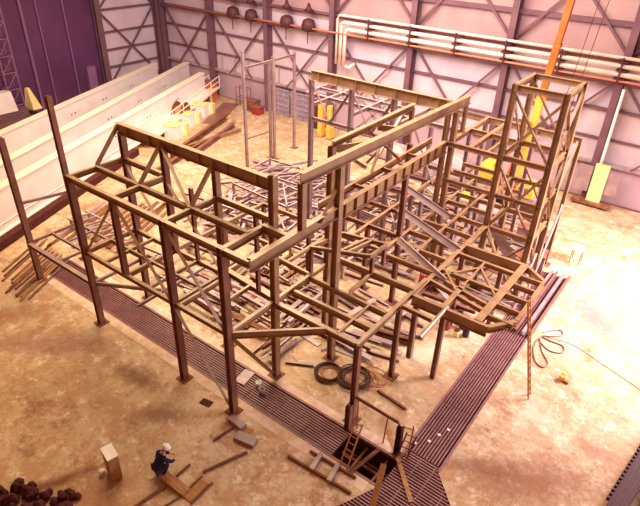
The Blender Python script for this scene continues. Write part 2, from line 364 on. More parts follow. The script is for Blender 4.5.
for x in (-8.7,-5.85,-2.88): beam(F, (x,0,Z), (x,2.6,Z), .24, .17)
beam(F, (0,0,Z), (0,2.05,Z), .3, .2); beam(F, (0,2.0,Z), (1.2,2.0,Z), .3, .2)
beam(F, (1.2,0,Z), (1.2,4.85,Z), .45, .26); beam(F, (1.2,4.85,Z), (1.2,13.95,Z), .62, .26, stiff=12)
beam(F, (.45,4.6,Z-.02), (.45,13.95,Z-.02), .3, .14)
for y in (7,9.2,11.4): beam(F, (.45,y,Z-.06), (1.2,y,Z-.06), .16, .1)
beam(F, (-8.75,2.6,9.15), (0,2.6,9.15), .48, .26, stiff=6)
beam(F, (1.25,2.5,9.75), (1.4,15.55,9.55), .42, .27, stiff=0)
beam(F, (0,6.0,9.5), (0,12.45,9.5), .24, .22)
beam(F, (0,6.0,9.3), (1.2,8.6,9.25), .26, .1); beam(F, (0,9.3,9.3), (1.2,10.0,9.25), .24, .1); 
for p1, p2 in (((-8.7,2.6,9.0),(-8.7,1.3,7.6)), ((-5.85,2.6,9.0),(-5.85,1.3,7.6)), ((-2.88,2.6,9.0),(-2.88,1.3,7.6)), ((-5.85,2.6,8.9),(-2.88,1.3,7.6)),
               ((-5.85,0,7.4),(-8.6,0,4.1)), ((-5.7,0,7.4),(-3.0,0,4.1)), ((-2.75,0,7.4),(-.1,0,4.1)), ((-2.75,0,3.8),(-.15,0,.3)),
               ((0,.15,3.8),(0,2.4,.25)), ((-8.5,2.6,7.3),(-5.9,2.6,4.2)), ((-5.8,2.6,7.3),(-3.0,2.6,4.2)),
               ((0,6.2,9.2),(.0,8.6,7.6)), ((0,8.6,9.3),(1.2,9.6,7.9)), ((0,11.5,9.2),(0,9.3,7.6)), ((.45,8.2,7.6),(0,10.0,9.2)), ((1.2,3.6,7.4),(1.1,4.7,8.3))):
    brace(F, p1, p2, .13)
# lower floor of the frame
Z = 4.05
beam(F, (-8.7,0,Z), (0,0,Z), .2, .16); beam(F, (-8.7,2.6,Z), (-2.88,2.6,Z), .22, .15); beam(F, (-2.88,2.85,Z), (0,2.62,Z), .24, .26)
for x in (-8.7,-5.85,-2.88): beam(F, (x,0,Z), (x,2.6,Z), .22, .15)
beam(F, (-7.3,0,Z), (-7.3,2.6,Z), .16, .1); beam(F, (-4.4,0,Z), (-4.4,2.6,Z), .16, .1)
beam(F, (-2.6,0,Z), (-2.6,2.6,Z), .22, .12); beam(F, (-1.4,1.0,Z), (-1.4,2.6,Z), .18, .12)
beam(F, (-8.7,1.3,Z), (-2.88,1.3,Z), .15, .1); 
beam(F, (0,0,Z), (0,4.8,Z), .26, .17); beam(F, (0,4.8,3.95), (3.75,4.7,3.95), .26, .14); beam(F, (0,3.6,3.95), (3.85,3.6,3.95), .28, .15)
beam(F, (0,2.55,3.95), (3.9,2.55,3.95), .26, .2); beam(F, (3.9,2.45,3.97), (3.9,7.7,3.97), .24, .18)
beam(F, (.05,.05,4.05), (2.55,2.5,3.97), .3, .12)
beam(F, (-2.88,5.0,Z), (0,4.8,Z), .24, .14); beam(F, (-2.88,2.6,Z), (-2.88,8.5,Z), .24, .14); beam(F, (-5.85,2.6,Z), (-5.85,8.5,Z), .2, .14)
beam(F, (-5.85,5.6,Z), (-2.88,5.6,Z), .2, .14); beam(F, (-5.85,8.4,Z), (1.2,8.4,Z), .2, .14); beam(F, (0,4.8,Z), (0,8.4,Z), .22, .14)
beam(F, (-1.4,5.0,Z), (-1.4,8.4,Z), .18, .12); beam(F, (0,6.6,Z), (3.9,6.6,Z), .3, .14); beam(F, (1.95,4.8,Z), (1.95,6.6,Z), .18, .12); beam(F, (3.0,2.55,3.95), (3.0,4.7,3.95), .16, .1)
column(F, -2.88, 8.4, 0, 4.0, .2, 'steel_dark'); column(F, -5.85, 8.4, 0, 4.0, .2, 'steel_dark'); column(F, -5.85, 5.6, 0, 4.0, .2, 'steel_dark')
b_ = column(F, 3.92, 2.53, 0, 3.8, .24, 'steel_dark')
column(F, 3.89, 5.56, 0, 3.73, .22, 'steel_dark'); column(F, 4.02, 2.1, 0, 1.25, .24, 'steel_dark', plate=False)
# rear upper floor, between the long beams and the tower
for x in (1.35,2.45): beam(F, (x,13.9,7.6), (x,18.9,7.6), .24, .2)
beam(F, (1.2,13.88,7.6), (3.9,13.88,7.6), .24, .17); beam(F, (1.2,16.4,7.62), (3.9,16.4,7.6), .26, .17); beam(F, (-.9,18.85,7.6), (6.3,18.85,7.6), .34, .18)
beam(F, (3.3,13.9,7.6), (3.3,16.4,7.6), .2, .12)
column(F, 1.3, 18.8, 0, 7.5, .25, 'steel_grey'); column(F, 4.0, 18.8, 0, 7.5, .22, 'steel_grey')
column(F, 6.25, 18.85, 0, 7.5, .2); brace(F, (6.2,18.8,7.4), (6.2,16.5,4.6), .12)

# small raised table frame on the lower floor
SF = thing('table_frame', (1,6,4.05), 'small square steel frame on short legs raised above the lower beams', 'frame')
for x, y in ((-.1,4.95),(1.95,6.45)): column(SF, x, y, 4.0, 5.15, .16, 'steel_dark', plate=False)
column(SF, 2.0, 7.3, 4.0, 5.15, .16, 'steel_dark', plate=False)
for p1, p2 in (((-.15,4.9,5.3),(2.15,5.9,5.3)), ((2.15,5.9,5.3),(2.2,7.1,5.3)), ((2.2,7.1,5.3),(.25,6.7,5.3)), ((.25,6.7,5.3),(-.15,4.9,5.3)), ((1.0,5.4,5.3),(1.3,6.9,5.3)), ((1.25,5.5,5.3),(1.55,6.95,5.3))):
    beam(SF, p1, p2, .17, .12)

# ---------------------------------------------------------------- low outrigger frame, far left
G = thing('steel_structure', (-11.5,1.3,0), 'low outrigger frame with two tall bare columns at the left end', 'steel frame')
column(G, -14.15, .1, 0, 7.8, .28, 'steel_dark'); column(G, -14.25, 2.75, 0, 9.1, .27, 'steel_dark')
Z = 2.35
flat(G, (-14.2,.1,Z), (-8.7,.1,Z), .2, .2, 'steel_grey'); beam(G, (-14.2,1.3,Z), (-8.9,1.3,Z), .14, .12, 'steel_grey')
beam(G, (-14.2,.1,Z), (-14.2,2.7,Z), .14, .12, 'steel_grey'); beam(G, (-11.5,.2,Z), (-11.5,2.7,Z), .13, .1, 'steel_grey'); beam(G, (-14.2,2.7,Z), (-9,2.7,Z), .13, .1, 'steel_grey')
beam(G, (-8.7,.1,Z), (-8.7,2.6,Z), .16, .12, 'steel_grey'); beam(G, (-8.6,.1,Z), (-5.9,1.6,Z), .18, .1, 'steel_grey'); beam(G, (-12.8,1.3,Z),(-12.8,2.7,Z), .1,.08,'steel_grey')
beam(G, (-14.15,.15,4.55), (-14.25,2.7,4.2), .14, .12, 'steel_grey')
beam(G, (-8.6,1.4,Z), (-3,1.4,Z), .14, .1, 'steel_grey'); beam(G, (-5.8,.2,Z), (-5.8,5,Z), .14, .1, 'steel_grey')

# ---------------------------------------------------------------- platform on the right
P = thing('platform_frame', (6,9,0), 'broad low platform frame of close-set beams with a cut corner over the right trench', 'platform')
Z = 3.92; ZD = Z
beam(P, (3.95,6.43,Z), (7.15,6.43,Z), .5, .18, 'steel'); beam(P, (7.15,6.43,Z), (7.88,7.45,Z), .3, .2)
beam(P, (7.88,7.45,Z), (7.86,10.8,Z), .3, .16); beam(P, (7.86,10.8,Z), (6.8,11.55,Z), .3, .16)
beam(P, (3.97,11.45,Z), (6.85,11.5,Z), .5, .18); beam(P, (6.72,6.5,Z+.01), (6.8,11.5,Z+.01), .22, .36)
beam(P, (3.97,6.43,Z), (3.97,13.9,Z), .28, .22)
for y in (7.25,7.7): beam(P, (3.97,y+.6,Z), (6.75,y,Z), .2, .14)
for y in (8.9,10.6): beam(P, (3.97,y,Z), (6.75,y,Z), .2, .15)
for y in (7.1,8.0,8.9,9.8,10.6): beam(P, (6.8,y,Z), (7.86,y,Z), .24, .12)
beam(P, (5.3,8.3,Z), (5.3,10.6,Z), .16, .1); beam(P, (5.3,6.45,Z), (5.3,8.2,Z), .2, .26)
beam(P, (4.2,8.4,Z), (5.4,10.2,Z), .14, .1); beam(P, (5.3,10.1,Z), (6.7,8.4,Z), .14, .09); beam(P, (4.2,8.9,Z), (5.2,7.8,Z), .14, .1)
beam(P, (4.05,11.6,Z), (4.1,16.4,Z), .2, .16); beam(P, (4.1,13.8,Z), (5.4,11.6,Z), .15, .1)
beam(P, (3.95,5.55,Z), (5.3,5.5,Z), .18, .14)
P1 = MB().tube((5.4,6.6,Z-.1),(5.45,4.25,Z-.05), .09, 10).build('pipe_stub', 'steel', P)
column(P, 5.34, 6.6, 0, 3.6, .22, 'steel_dark', plate=False); column(P, 3.9, 7.12, 0, 3.65, .24, 'steel_dark', plate=False)
column(P, 4.0, 11.4, 0, 3.6, .24, 'steel_dark'); column(P, 5.9, 11.3, 0, 3.5, .22, 'steel_dark')
# rearward run of the lower floor
for y in (8.4,9.7,11.0,12.4,13.88,15.2,16.4,17.7,18.85): beam(P, (1.2,y,Z), (3.97,y,Z), .24, .14, 'steel')
for y in (10.2,12.4,14.6,16.8,18.85): beam(P, (-2.5,y,Z), (1.2,y,Z), .22, .14, 'steel_dark')
for x in (2.5,): beam(P, (x,8.4,Z), (x,18.85,Z), .22, .16, 'steel')
for x in (-2.5,-.6,1.25): beam(P, (x,8.4,Z), (x,18.85,Z), .22, .16, 'steel')
column(P, 2.5, 12.4, 0, 3.7, .2, 'steel_dark'); column(P, -.6, 10.2, 0, 3.7, .22, 'steel_dark'); column(P, -2.5, 12.4, 0, 3.7, .22, 'steel_grey'); column(P, -.6, 14.6, 0, 3.7, .22, 'steel_grey'); column(P, 2.5, 16.4, 0, 3.7, .22, 'steel_grey')
column(P, -2.5, 16.8, 0, 3.7, .2, 'steel_grey'); column(P, 1.25, 16.8, 0, 7.5, .22, 'steel_grey')
# intermediate level 5.7
for y in (13.88,15.2,16.4): beam(P, (1.3,y,5.7), (3.85,y,5.7), .2, .13, 'steel')

# stair stringers sloping across the rear floor
for k, (p1, p2, lab) in enumerate((((-.9,13.6,5.0),(2.3,13.4,4.1),'upper pale sloping stringer'), ((.3,11.7,4.6),(4.0,10.9,4.0),'middle pale sloping stringer'), ((1.6,9.5,4.3),(4.6,8.2,4.0),'lower pale sloping stringer'))):
    o = MB().ext(p1, p2, CH(.34,.1,.03), up=(0,.5,1)).build('stair_stringer', 'steel_pale')
    tag(o, ['uppermost', 'middle', 'lowest'][k]+' of three pale channel stringers laid across the rear floor beams', 'stringer')

# ---------------------------------------------------------------- tower
T = thing('stair_tower', (5.1,15.1,0), 'tall square braced steel tower rising above the platform on the right', 'tower')
TX = (4.0,6.2); TY = (13.88,16.4); TZ = 10.85
for x in TX:
    for y in TY: column(T, x, y, 0, TZ, .3, 'steel')
for z, h in ((TZ,.26),(7.62,.26),(5.7,.2),(3.92,.24)):
    for y in TY: beam(T, (TX[0],y,z), (TX[1],y,z), h, .18)
    for x in TX: beam(T, (x,TY[0],z), (x,TY[1],z), h, .18)
for a, b in ((7.6,10.6),(3.9,7.3)):
    brace(T, (TX[0],TY[0],b), (TX[1],TY[0],a), .13); brace(T, (TX[1],TY[0],b), (TX[0],TY[0],a), .13)
    brace(T, (TX[1],TY[0],a), (TX[1],TY[1],b), .13); brace(T, (TX[1],TY[0],b), (TX[1],TY[1],a), .13)
    brace(T, (TX[0],TY[1],b), (TX[1],TY[1],a), .12); brace(T, (TX[0],TY[1],a), (TX[0],TY[0],b), .12); 
brace(T, (TX[0],TY[0],3.7), (TX[1],TY[0],.5), .13); brace(T, (TX[1],TY[0],3.7), (TX[1],TY[1],.5), .13); brace(T, (TX[0],TY[0],1.0), (TX[1],TY[0],3.7), .13)
# saw-tooth stringers inside and beside the tower
def stringer(p1, p2, label, n=9, m='steel_pale', w=.42):
    p1 = Vector(p1); p2 = Vector(p2); d = p2-p1; u = d.normalized(); s = u.cross(Vector((0,0,1))).normalized(); up = s.cross(u)
    b = MB(); b.ext(p1, p2, BX(w,.03))
    for i in range(n):
        c = p1+d*((i+.5)/n); L = d.length/n*.45
        b.add([c-u*L-s*.015, c+u*L-s*.015, c+u*L+up*.2-s*.015, c-u*L+s*.015, c+u*L+s*.015, c+u*L+up*.2+s*.015], [(0,1,2),(3,5,4),(0,2,5,3),(1,4,5,2),(0,3,4,1)])
    return tag(b.build('stair_stringer', m), label, 'stringer')
stringer((3.9,15.2,3.5),(6.0,15.2,1.0), 'left saw-toothed stair stringer seen through the tower')
stringer((4.5,14.7,3.5),(6.4,14.7,1.2), 'right saw-toothed stair stringer seen through the tower', w=.3)
stringer((6.55,14.2,0.1),(6.55,17.2,4.6), 'pale saw-toothed stringer leaning along the right side of the tower', 9, 'steel_grey', w=.45)
stringer((6.45,12.9,0.1),(6.5,14.4,3.0), 'short pale stringer at the near right foot of the tower', 6, 'steel_grey', w=.4)

# ---------------------------------------------------------------- rear bay
B = thing('steel_structure', (-3,16,0), 'rear frame with a deep pale-brown top beam in front of the back wall', 'steel frame')
beam(B, (-7.3,14.1,9.5), (1.1,14.1,9.5), .55, .26, 'steel', stiff=7)
for x in (-7.25,-4.55,-1.95): column(B, x, 14.1, 0, 9.0, .26, 'steel_grey')
for x in (-7.6,-4.6): column(B, x, 18.8, 0, 7.5, .24, 'steel_grey')
column(B, -9.0, 18.9, 4.6, 7.5, .2, 'steel_grey')
for y in (15.9,18.9): beam(B, (-9.0,y,7.6), (1.3,y,7.6), .26, .2, 'steel_grey')
beam(B, (-9.0,17.3,7.6), (-2.6,17.3,7.6), .2, .15, 'steel_grey')
for x in (-9.0,-7.3,-4.6,-1.9): beam(B, (x,14.1 if x > -8 else 15.9,7.6), (x,18.9,7.6), .2, .16, 'steel_grey')
beam(B, (-7.2,14.1,6.9), (-1.9,14.1,6.9), .22, .15, 'steel_grey')
for p1, p2 in (((-7.2,14.1,8.9),(-5.9,14.1,6.9)), ((-5.9,14.1,6.9),(-4.6,14.1,8.9)), ((-4.5,14.1,8.9),(-3.2,14.1,6.9)), ((-3.2,14.1,6.9),(-2,14.1,8.9)), ((-4.6,18.8,7.4),(-7.4,18.8,4.8)), ((-4.6,18.8,4.8),(-7.4,18.8,7.4)),
               ((-1.8,16,7.5),(0,15.9,4.2)), ((-4.5,16,4.2),(-1.9,15.9,7.5)), ((0,14.1,8.9),(-1.8,14.1,6.9))): brace(B, p1, p2, .12, 'steel_grey')
column(B, -1.9, 18.8, 0, 7.5, .24, 'steel_grey')

# ---------------------------------------------------------------- tall posts, far left of the loose steel
H = thing('post_frame', (-16,20.5,0), 'slender frame of four tall pale posts joined by a top rail before the back wall', 'post frame')
for x, y, z in ((-16.05,17.75,8.6),(-16.0,20.4,7.5),(-15.6,20.4,7.9),(-16,23.3,7.7)): column(H, x, y, 0, z, .2, 'steel_grey')
flat(H, (-16,17.8,7.55), (-16,23.3,7.6), .16, .12, 'steel_grey', 'rail')
flat(H, (-16,17.8,2.4), (-16,20.4,2.3), .1, .08, 'steel_grey', 'rail')

# ---------------------------------------------------------------- gratings over the trench
def grating(x0, x1, y0, y1, along, label, group):
    t = MB(); d = .05
    if along == 'X':
        n = 11
        for i in range(n): y = y0+.03+i*(y1-y0-.04)/n; t.box((x0,y,-.09),(x1,y+.062,-.01))
        for k in range(2): x = x0+.04+k*(x1-x0-.12); t.box((x,y0,-.14),(x+.03,y1,-.09))
    else:
        n = 11
        for i in range(n): x = x0+.03+i*(x1-x0-.04)/n; t.box((x,y0,-.09),(x+.062,y1,-.01))
        for k in range(2): y = y0+.04+k*(y1-y0-.12); t.box((x0,y,-.14),(x1,y+.03,-.09))
    return tag(t.build('floor_grating', 'grate'), label, 'grating', group)
x = -15.0
while x < 4.3:
    x1 = min(x+1.48, 4.5)
    if x1-x > .3: grating(x+.01, x1-.01, .72, 2.01, 'X', 'barred grating panel in the long trench under the frame', 'gratings along the left trench')
    x += 1.48
y = 2.7
while y < 17.8:
    grating(6.32, 7.62, y+.01, min(y+1.5,17.98)-.01, 'Y', 'barred grating panel in the straight trench running under the platform', 'gratings along the right trench'); y += 1.5
def clip_bars():
    """junction panel: bars parallel to X clipped to the polygon"""
    poly = [(6.32,2.66),(7.6,2.66),(7.64,2.48),(9.8,.26),(8.1,-1.9),(5.65,-.75),(6.32,.72)]
    t = MB(); y = -1.85
    while y < 2.62:
        xs = []
        for i in range(len(poly)):
            (a,b),(c,e) = poly[i], poly[(i+1)%len(poly)]
            if (b > y) != (e > y): xs.append(a+(y-b)*(c-a)/(e-b))
        xs.sort()
        for i in range(0, len(xs)-1, 2):
            if xs[i+1]-xs[i] > .1: t.box((xs[i],y,-.09),(xs[i+1],y+.06,-.01))
        y += .12
    for x, ya, yb in ((6.9,-1.1,2.6),(7.5,-1.4,2.6),(8.2,-1.5,1.7),(8.9,-.8,1.0)): t.box((x,ya,-.1),(x+.04,yb,-.02))
    return t
tag(clip_bars().build('floor_grating', 'grate'), 'wide angled grating where the two trenches meet at the bottom of the view', 'grating')
tag(MB().box((-.08,-3.2,.0),(.08,0,.04), R(45), (0,0,0)).build('cover_strip', 'wood'), 'pale timber strip lying over the angled grating', 'plank').location = (6.35,1.98,.01)
pp = thing('trench_pipes', (5.4,1.35,-.9), 'pipes in the open uncovered part of the trench', 'pipe')
for yy, zz in ((.95,-.75),(1.35,-.45),(1.7,-.7)): MB().tube((4.3,yy,zz),(6.5,yy,zz), .06, 8).build('pipe', 'steel_rust', pp)
for xx in (5.0,5.9): MB().box((xx-.04,.7,-.35),(xx+.04,2.03,-.28)).build('cross_bar', 'steel_rust', pp)

# guard rail, ladder, posts around the open trench
gr = thing('guard_barrier', (4.9,2.9,0), 'thin pipe and board barrier standing at the open trench', 'barrier')
for p1, p2 in (((4.3,2.3,0),(4.15,2.5,1.35)), ((5.45,2.35,0),(5.45,2.5,1.3)), ((6.45,2.5,0),(6.4,2.7,1.3))): MB().tube(p1, p2, .03, 6).build('post', 'copper', gr)
MB().ext((4.05,2.5,1.42),(5.9,2.5,1.35), BX(.12,.06)).build('top_rail', 'wood_dark', gr)
MB().tube((5.9,2.45,1.2),(6.5,2.6,1.25), .025, 6).build('top_rail', 'copper', gr)
def ladder(p1, p2, side, wdt, n, label, m='copper', r=.03):
    p1 = Vector(p1); p2 = Vector(p2); s = Vector(side).normalized()*wdt
    t = thing('ladder', p1, label, 'ladder')
    for k in (0,1): MB().tube(p1+s*k, p2+s*k, r, 6).build('rail', m, t)
    for i in range(n):
        c = p1+(p2-p1)*((i+.7)/n); MB().tube(c, c+s, r*.7, 6).build('rung', m, t)
    return t
ladder((6.05,2.0,-.9),(6.35,2.3,1.3),(1,.2,0),.36,7,'short ladder climbing out of the open trench','steel_rust')
ladder((4.75,.5,.0),(4.45,1.9,.9),(1,.05,0),.3,7,'narrow rusty ladder leaning over the edge of the grating','copper')
ladder((9.04,7.95,.03),(7.98,8.0,4.55),(-.1,1,0),.32,14,'tall orange-brown ladder leaning on the platform edge', M['orange'] and 'copper', .035)
t = thing('channel_post', (6.0,2.15,0), 'short upright maroon channel post beside the open trench', 'post')
MB().ext((6.1,2.25,0),(6.1,2.25,1.5), Ic(.2,.22), up=(1,0,0)).build('shaft', 'rack', t)
MB().box((5.95,2.1,0),(6.27,2.4,.02)).build('base_plate', 'steel_rust', t)
lb = MB().ext((6.62,-.35,.06),(6.25,.95,.9), BX(.05,.2)).build('plank', 'wood'); tag(lb, 'yellowish plank tilted up beside the open trench', 'plank')
tag(MB().ext((5.2,.45,.06),(5.5,1.95,.08), BX(.05,.14)).build('plank', 'wood_dark'), 'dark narrow plank laid across the open trench', 'plank')

# ---------------------------------------------------------------- loose things on the near floor
def fl_box(name, c, size, rot, m, label, cat, group=None, z=0):
    w, d, h = size
    o = MB().box((-w/2,-d/2,0),(w/2,d/2,h)).build(name, m, origin=(0,0,0)); o.location = (c[0],c[1],z); o.rotation_euler = (0,0,R(rot))
    bv = o.modifiers.new('b','BEVEL'); bv.width = min(size)*.12; bv.segments = 1
    return tag(o, label, cat, group)
cab = thing('metal_cabinet', (-1.2,-4.61,0), 'tall narrow tan cabinet with a pale top standing alone on the floor', 'cabinet')
def lbox(par, name, lo, hi, m, rot=0):
    return MB().box(lo, hi, rot, (-1.21,-4.61,0)).build(name, m, par)
rt = R(-14)
lbox(cab,'body',(-1.5,-4.78,.05),(-.92,-4.44,1.18),'tan',rt); lbox(cab,'top',(-1.53,-4.8,1.18),(-.89,-4.42,1.22),'white',rt)
lbox(cab,'door',(-1.46,-4.8,.1),(-.96,-4.78,1.12),'tan',rt); lbox(cab,'plinth',(-1.48,-4.76,0),(-.94,-4.46,.05),'steel_rust',rt); lbox(cab,'handle',(-1.06,-4.83,.6),(-1.03,-4.8,.75),'steel_grey',rt)
tag(MB().lathe((-1.58,-4.86,0), [(.09,0),(.1,.18),(.05,.2)], 12).build('paint_pot', 'white', smooth=True), 'small pale pot at the foot of the tan cabinet', 'pot')

for c, s, r_, m, lab in (((.7,-3.6),(1.2,.36,.14),1,'wood','broad wooden board lying right of the crouching person'),
                         ((.53,-3.05),(.62,.09,.07),90,'wood_dark','short dark batten beyond the crouching person'),
                         ((.44,-4.45),(1.25,.09,.08),80,'wood_dark','long dark batten running left from the broad board'),
                         ((1.15,-4.15),(.75,.06,.06),76,'wood_dark','thin dark batten at the lower end of the broad board'),
                         ((1.22,-3.3),(1.0,.07,.06),90,'wood_dark','dark batten between the broad board and the pale flat board'),
                         ((1.7,-3.25),(1.0,.08,.07),90,'wood_dark','dark batten along the far side of the pale flat board'),
                         ((1.46,-3.3),(.36,.85,.04),2,'wood','pale flat board lying between two battens'),
                         ((1.45,-1.9),(1.7,.1,.09),68,'wood_dark','long dark timber reaching to the grey-brown steel block'),
                         ((.5,-1.05),(.95,.08,.07),81,'wood_dark','dark batten left of the column foot')):
    fl_box('timber_board', c, s, r_, m, lab, 'board')
for c, s, r_, lab in (((1.35,-.75),(.85,.4,.16),12,'grey-brown steel block lying on the end of the long dark timber'),
                      ((.55,-.38),(.75,.32,.16),-4,'grey-brown steel block nearest the column foot')):
    fl_box('steel_block', c, s, r_, 'steel_grey', lab, 'block')
fl_box('thin_sheet', (1.05,-.45), (.5,.4,.02), 12, 'wood', 'thin tan sheet between the two grey-brown steel blocks', 'sheet')
# low two-rail stand on the floor by the grating
st = thing('skid_frame', (4.0,.1,0), 'low skid of two long rails and two cross pieces beside the left grating', 'skid frame')
MB().ext((3.05,-.32,.1),(5.7,-.15,.1), BX(.09,.08)).build('rail', 'wood_dark', st); MB().ext((3.55,.34,.1),(5.5,.45,.1), BX(.09,.08)).build('rail', 'wood_dark', st)
for x in (4.0,4.75): MB().ext((x+.1,-.3,.2),(x-.02,.45,.2), BX(.1,.16)).build('cross_piece', 'steel_grey', st)
# buckets on the grating
for c, m, lab in (((-.15,1.6),'white','small white bucket on the left grating'), ((.2,1.4),'steel_pale','small grey bucket on the left grating, right of the white one')):
    t = thing('bucket', (*c,0), lab, 'bucket')
    MB().lathe((*c,-.01), [(.1,0),(.13,.24),(.11,.24),(.09,.03)], 14).build('body', m, t, smooth=True)
    MB().path([Vector((c[0]+.12*math.cos(a), c[1], .22+.1*math.sin(a))) for a in [i*math.pi/8 for i in range(9)]], .008, 5).build('handle', 'steel_rust', t)
fl_box('steel_plate', (-.95,1.6), (.5,.8,.03), 8, 'steel_pale', 'pale plate laid across the edge of the left grating', 'plate', z=.0)
fl_box('drain_cover', (-1.16,-.38), (.5,.3,.03), 10, 'scrap', 'small dark drain cover in the floor left of the column foot', 'cover')
for k,(cx,cy) in enumerate(((6.4,3.1),(6.78,3.5),(6.95,4.0),(7.12,4.45))):
    tag(MB().lathe((cx,cy,-.01), [(.02,0),(.07,.01),(.05,.03),(.01,.04)], 7).build('paper_scrap', 'white'), 'crumpled white scrap lying on the right grating', 'scrap', 'white scraps on the right grating')

# hose coils
def coil(c, r, turns, th, m, label, sx=1, name='cable_coil', rnd=.08):
    pts = []; N = turns*26
    for i in range(N+1):
        a = 2*math.pi*i/26; rr = r*(1+rnd*math.sin(a*.37+1)+rnd*.6*math.sin(i*.9)*.3)
        pts.append((c[0]+rr*math.cos(a)*sx+.03*math.sin(a*.21), c[1]+rr*math.sin(a)+.03*math.cos(a*.17), th+th*1.6*(i/26)*.55))
    return tag(MB().path(pts, th, 6).build(name, m, smooth=True), label, 'coil')
coil((1.7,4.0), .55, 5, .03, 'rubber', 'dark coil of hose left of the tall post, ring with an open middle')
coil((1.75,4.02), .36, 3, .014, 'copper', 'thin pale cable coiled inside the open hose ring')
coil((2.75,4.4), .6, 6, .032, 'rubber', 'larger dark hose coil behind the front post', rnd=.22)
coil((2.95,4.6), .5, 5, .02, 'copper', 'orange cable coil piled on the larger hose coil', 1.2, rnd=.3)
coil((3.4,5.0), .45, 2, .012, 'copper', 'loose thin cable loops right of the hose coils', 1.3, rnd=.3)
coil((.4,4.6), .9, 1, .012, 'copper', 'single wide loop of thin cable left of the hose coils', 1.0)
pts = [(8.15,12.6,.03),(8.35,12.9,.03),(8.75,13.3,.03),(8.95,13.0,.03),(8.6,12.6,.03),(8.2,12.3,.03),(8.6,12.2,.04),(9.2,12.2,.03),(9.3,11.7,.03),(8.8,11.5,.03),(8.3,11.8,.04),(8.15,12.1,.04),(8.5,11.3,.03),(9.0,10.6,.03),(8.9,10.2,.03),(8.5,10.4,.03),(8.15,11.2,.03),(8.1,12.0,.03)]
def smooth_pts(p, k=6):
    p = [Vector(q) for q in p]; out = []
    for i in range(len(p)-1):
        a = p[max(i-1,0)]; b = p[i]; c = p[i+1]; d = p[min(i+2,len(p)-1)]
        for j in range(k):
            t = j/k; out.append(.5*((2*b)+(c-a)*t+(2*a-5*b+4*c-d)*t*t+(3*b-a-3*c+d)*t**3))
    return out+[p[-1]]
tag(MB().path(smooth_pts(pts), .03, 6).build('hose', 'steel_dark', smooth=True), 'looped grey hose on the floor by the ladder', 'hose')
tag(MB().path(smooth_pts([(8.4,12.4,.02),(9.6,12.6,.02),(11,12.1,.02),(12.6,11.5,.02),(15,10.5,.02)]), .014, 5).build('cable', 'copper', smooth=True), 'thin cable running right across the bright floor', 'cable')
t = thing('paper_cup', (9.8,10.0,0), 'small pale open carton alone on the bright floor', 'carton')
MB().lathe((9.8,10.0,0), [(.12,0),(.17,.28),(.15,.28),(.11,.03)], 8).build('body', 'paleyellow', t); MB().box((9.9,9.85,.0),(10.1,10.0,.12)).build('flap', 'copper', t)
for (cx,cy), m, h, lab in (((4.3,10.35),'purple',.3,'dark can behind the red can under the platform'), ((4.35,9.95),'red',.42,'red can under the platform edge'), ((4.95,9.75),'paleyellow',.34,'pale can between the red can and the purple can'),
                       ((4.95,10.5),'purple',.4,'tall purple can at the back right of the cans'), ((5.3,10.05),'purple',.48,'large purple can at the front right of the cans')):
    t = thing('paint_can', (cx,cy,0), lab, 'can')
    MB().lathe((cx,cy,0), [(.15,0),(.16,.02),(.16,h),(.14,h+.01)], 16).build('body', m, t, smooth=True)
    MB().lathe((cx,cy,h+.01), [(.14,0),(.14,.03),(.1,.035)], 16).build('lid', 'scrap', t)
# channel lying by the coils
tag(MB().ext((3.9,4.5,.1),(5.35,4.35,.1), CH(.08,.1)).build('steel_channel', 'steel_rust'), 'short rusty channel lying right of the hose coils', 'channel')
tag(MB().ext((-.2,3.4,.12),(.9,4.0,.12), CH(.12,.14)).build('steel_channel', 'steel_grey'), 'short grey channel on the floor behind the slotted post', 'channel')

# ---------------------------------------------------------------- piles of loose steel
def loose(kind, x, y, z, L, ang, m, label, group, tilt=0, sec=None):
    d = Vector((math.cos(R(ang))*math.cos(R(tilt)), math.sin(R(ang))*math.cos(R(tilt)), math.sin(R(tilt))))
    h = {'steel_beam':.2,'steel_channel':.14,'steel_angle':.1,'steel_plank':.05,'steel_pipe':.12}[kind]
    c = Vector((x,y,z+h)); a = c-d*L/2; b = c+d*L/2
    if tilt: dz = max(0, z+h-min(a.z,b.z)); a.z += dz; b.z += dz
    mb = MB()
    if kind == 'steel_beam': mb.ext(a, b, I(.2,.16))
    elif kind == 'steel_channel': mb.ext(a, b, CH(.14,.1))
    elif kind == 'steel_angle': mb.ext(a, b, AN(.1))
    elif kind == 'steel_pipe': mb.tube(a-Vector((0,0,.06)), b-Vector((0,0,.06)), .06, 8)
    else: mb.ext(a, b, BX(.05,.26))
    tag(mb.build(kind, m), label, kind.split('_')[1], group)
cat = ['steel_beam','steel_channel','steel_angle','steel_plank','steel_pipe']
USED = []
def clear(s1, s2, gap=.22):
    a, b, c, d = s1[0], s1[1], s2[0], s2[1]
    cr = lambda p, q, r: (q.x-p.x)*(r.y-p.y)-(q.y-p.y)*(r.x-p.x)
    if cr(a,b,c)*cr(a,b,d) < 0 and cr(c,d,a)*cr(c,d,b) < 0: return False
    def pd(p, q, r):
        t = max(0, min(1, (p-q).dot(r-q)/(r-q).length_squared)); return (p-(q+(r-q)*t)).length
    return min(pd(a,c,d), pd(b,c,d), pd(c,a,b), pd(d,a,b)) > gap
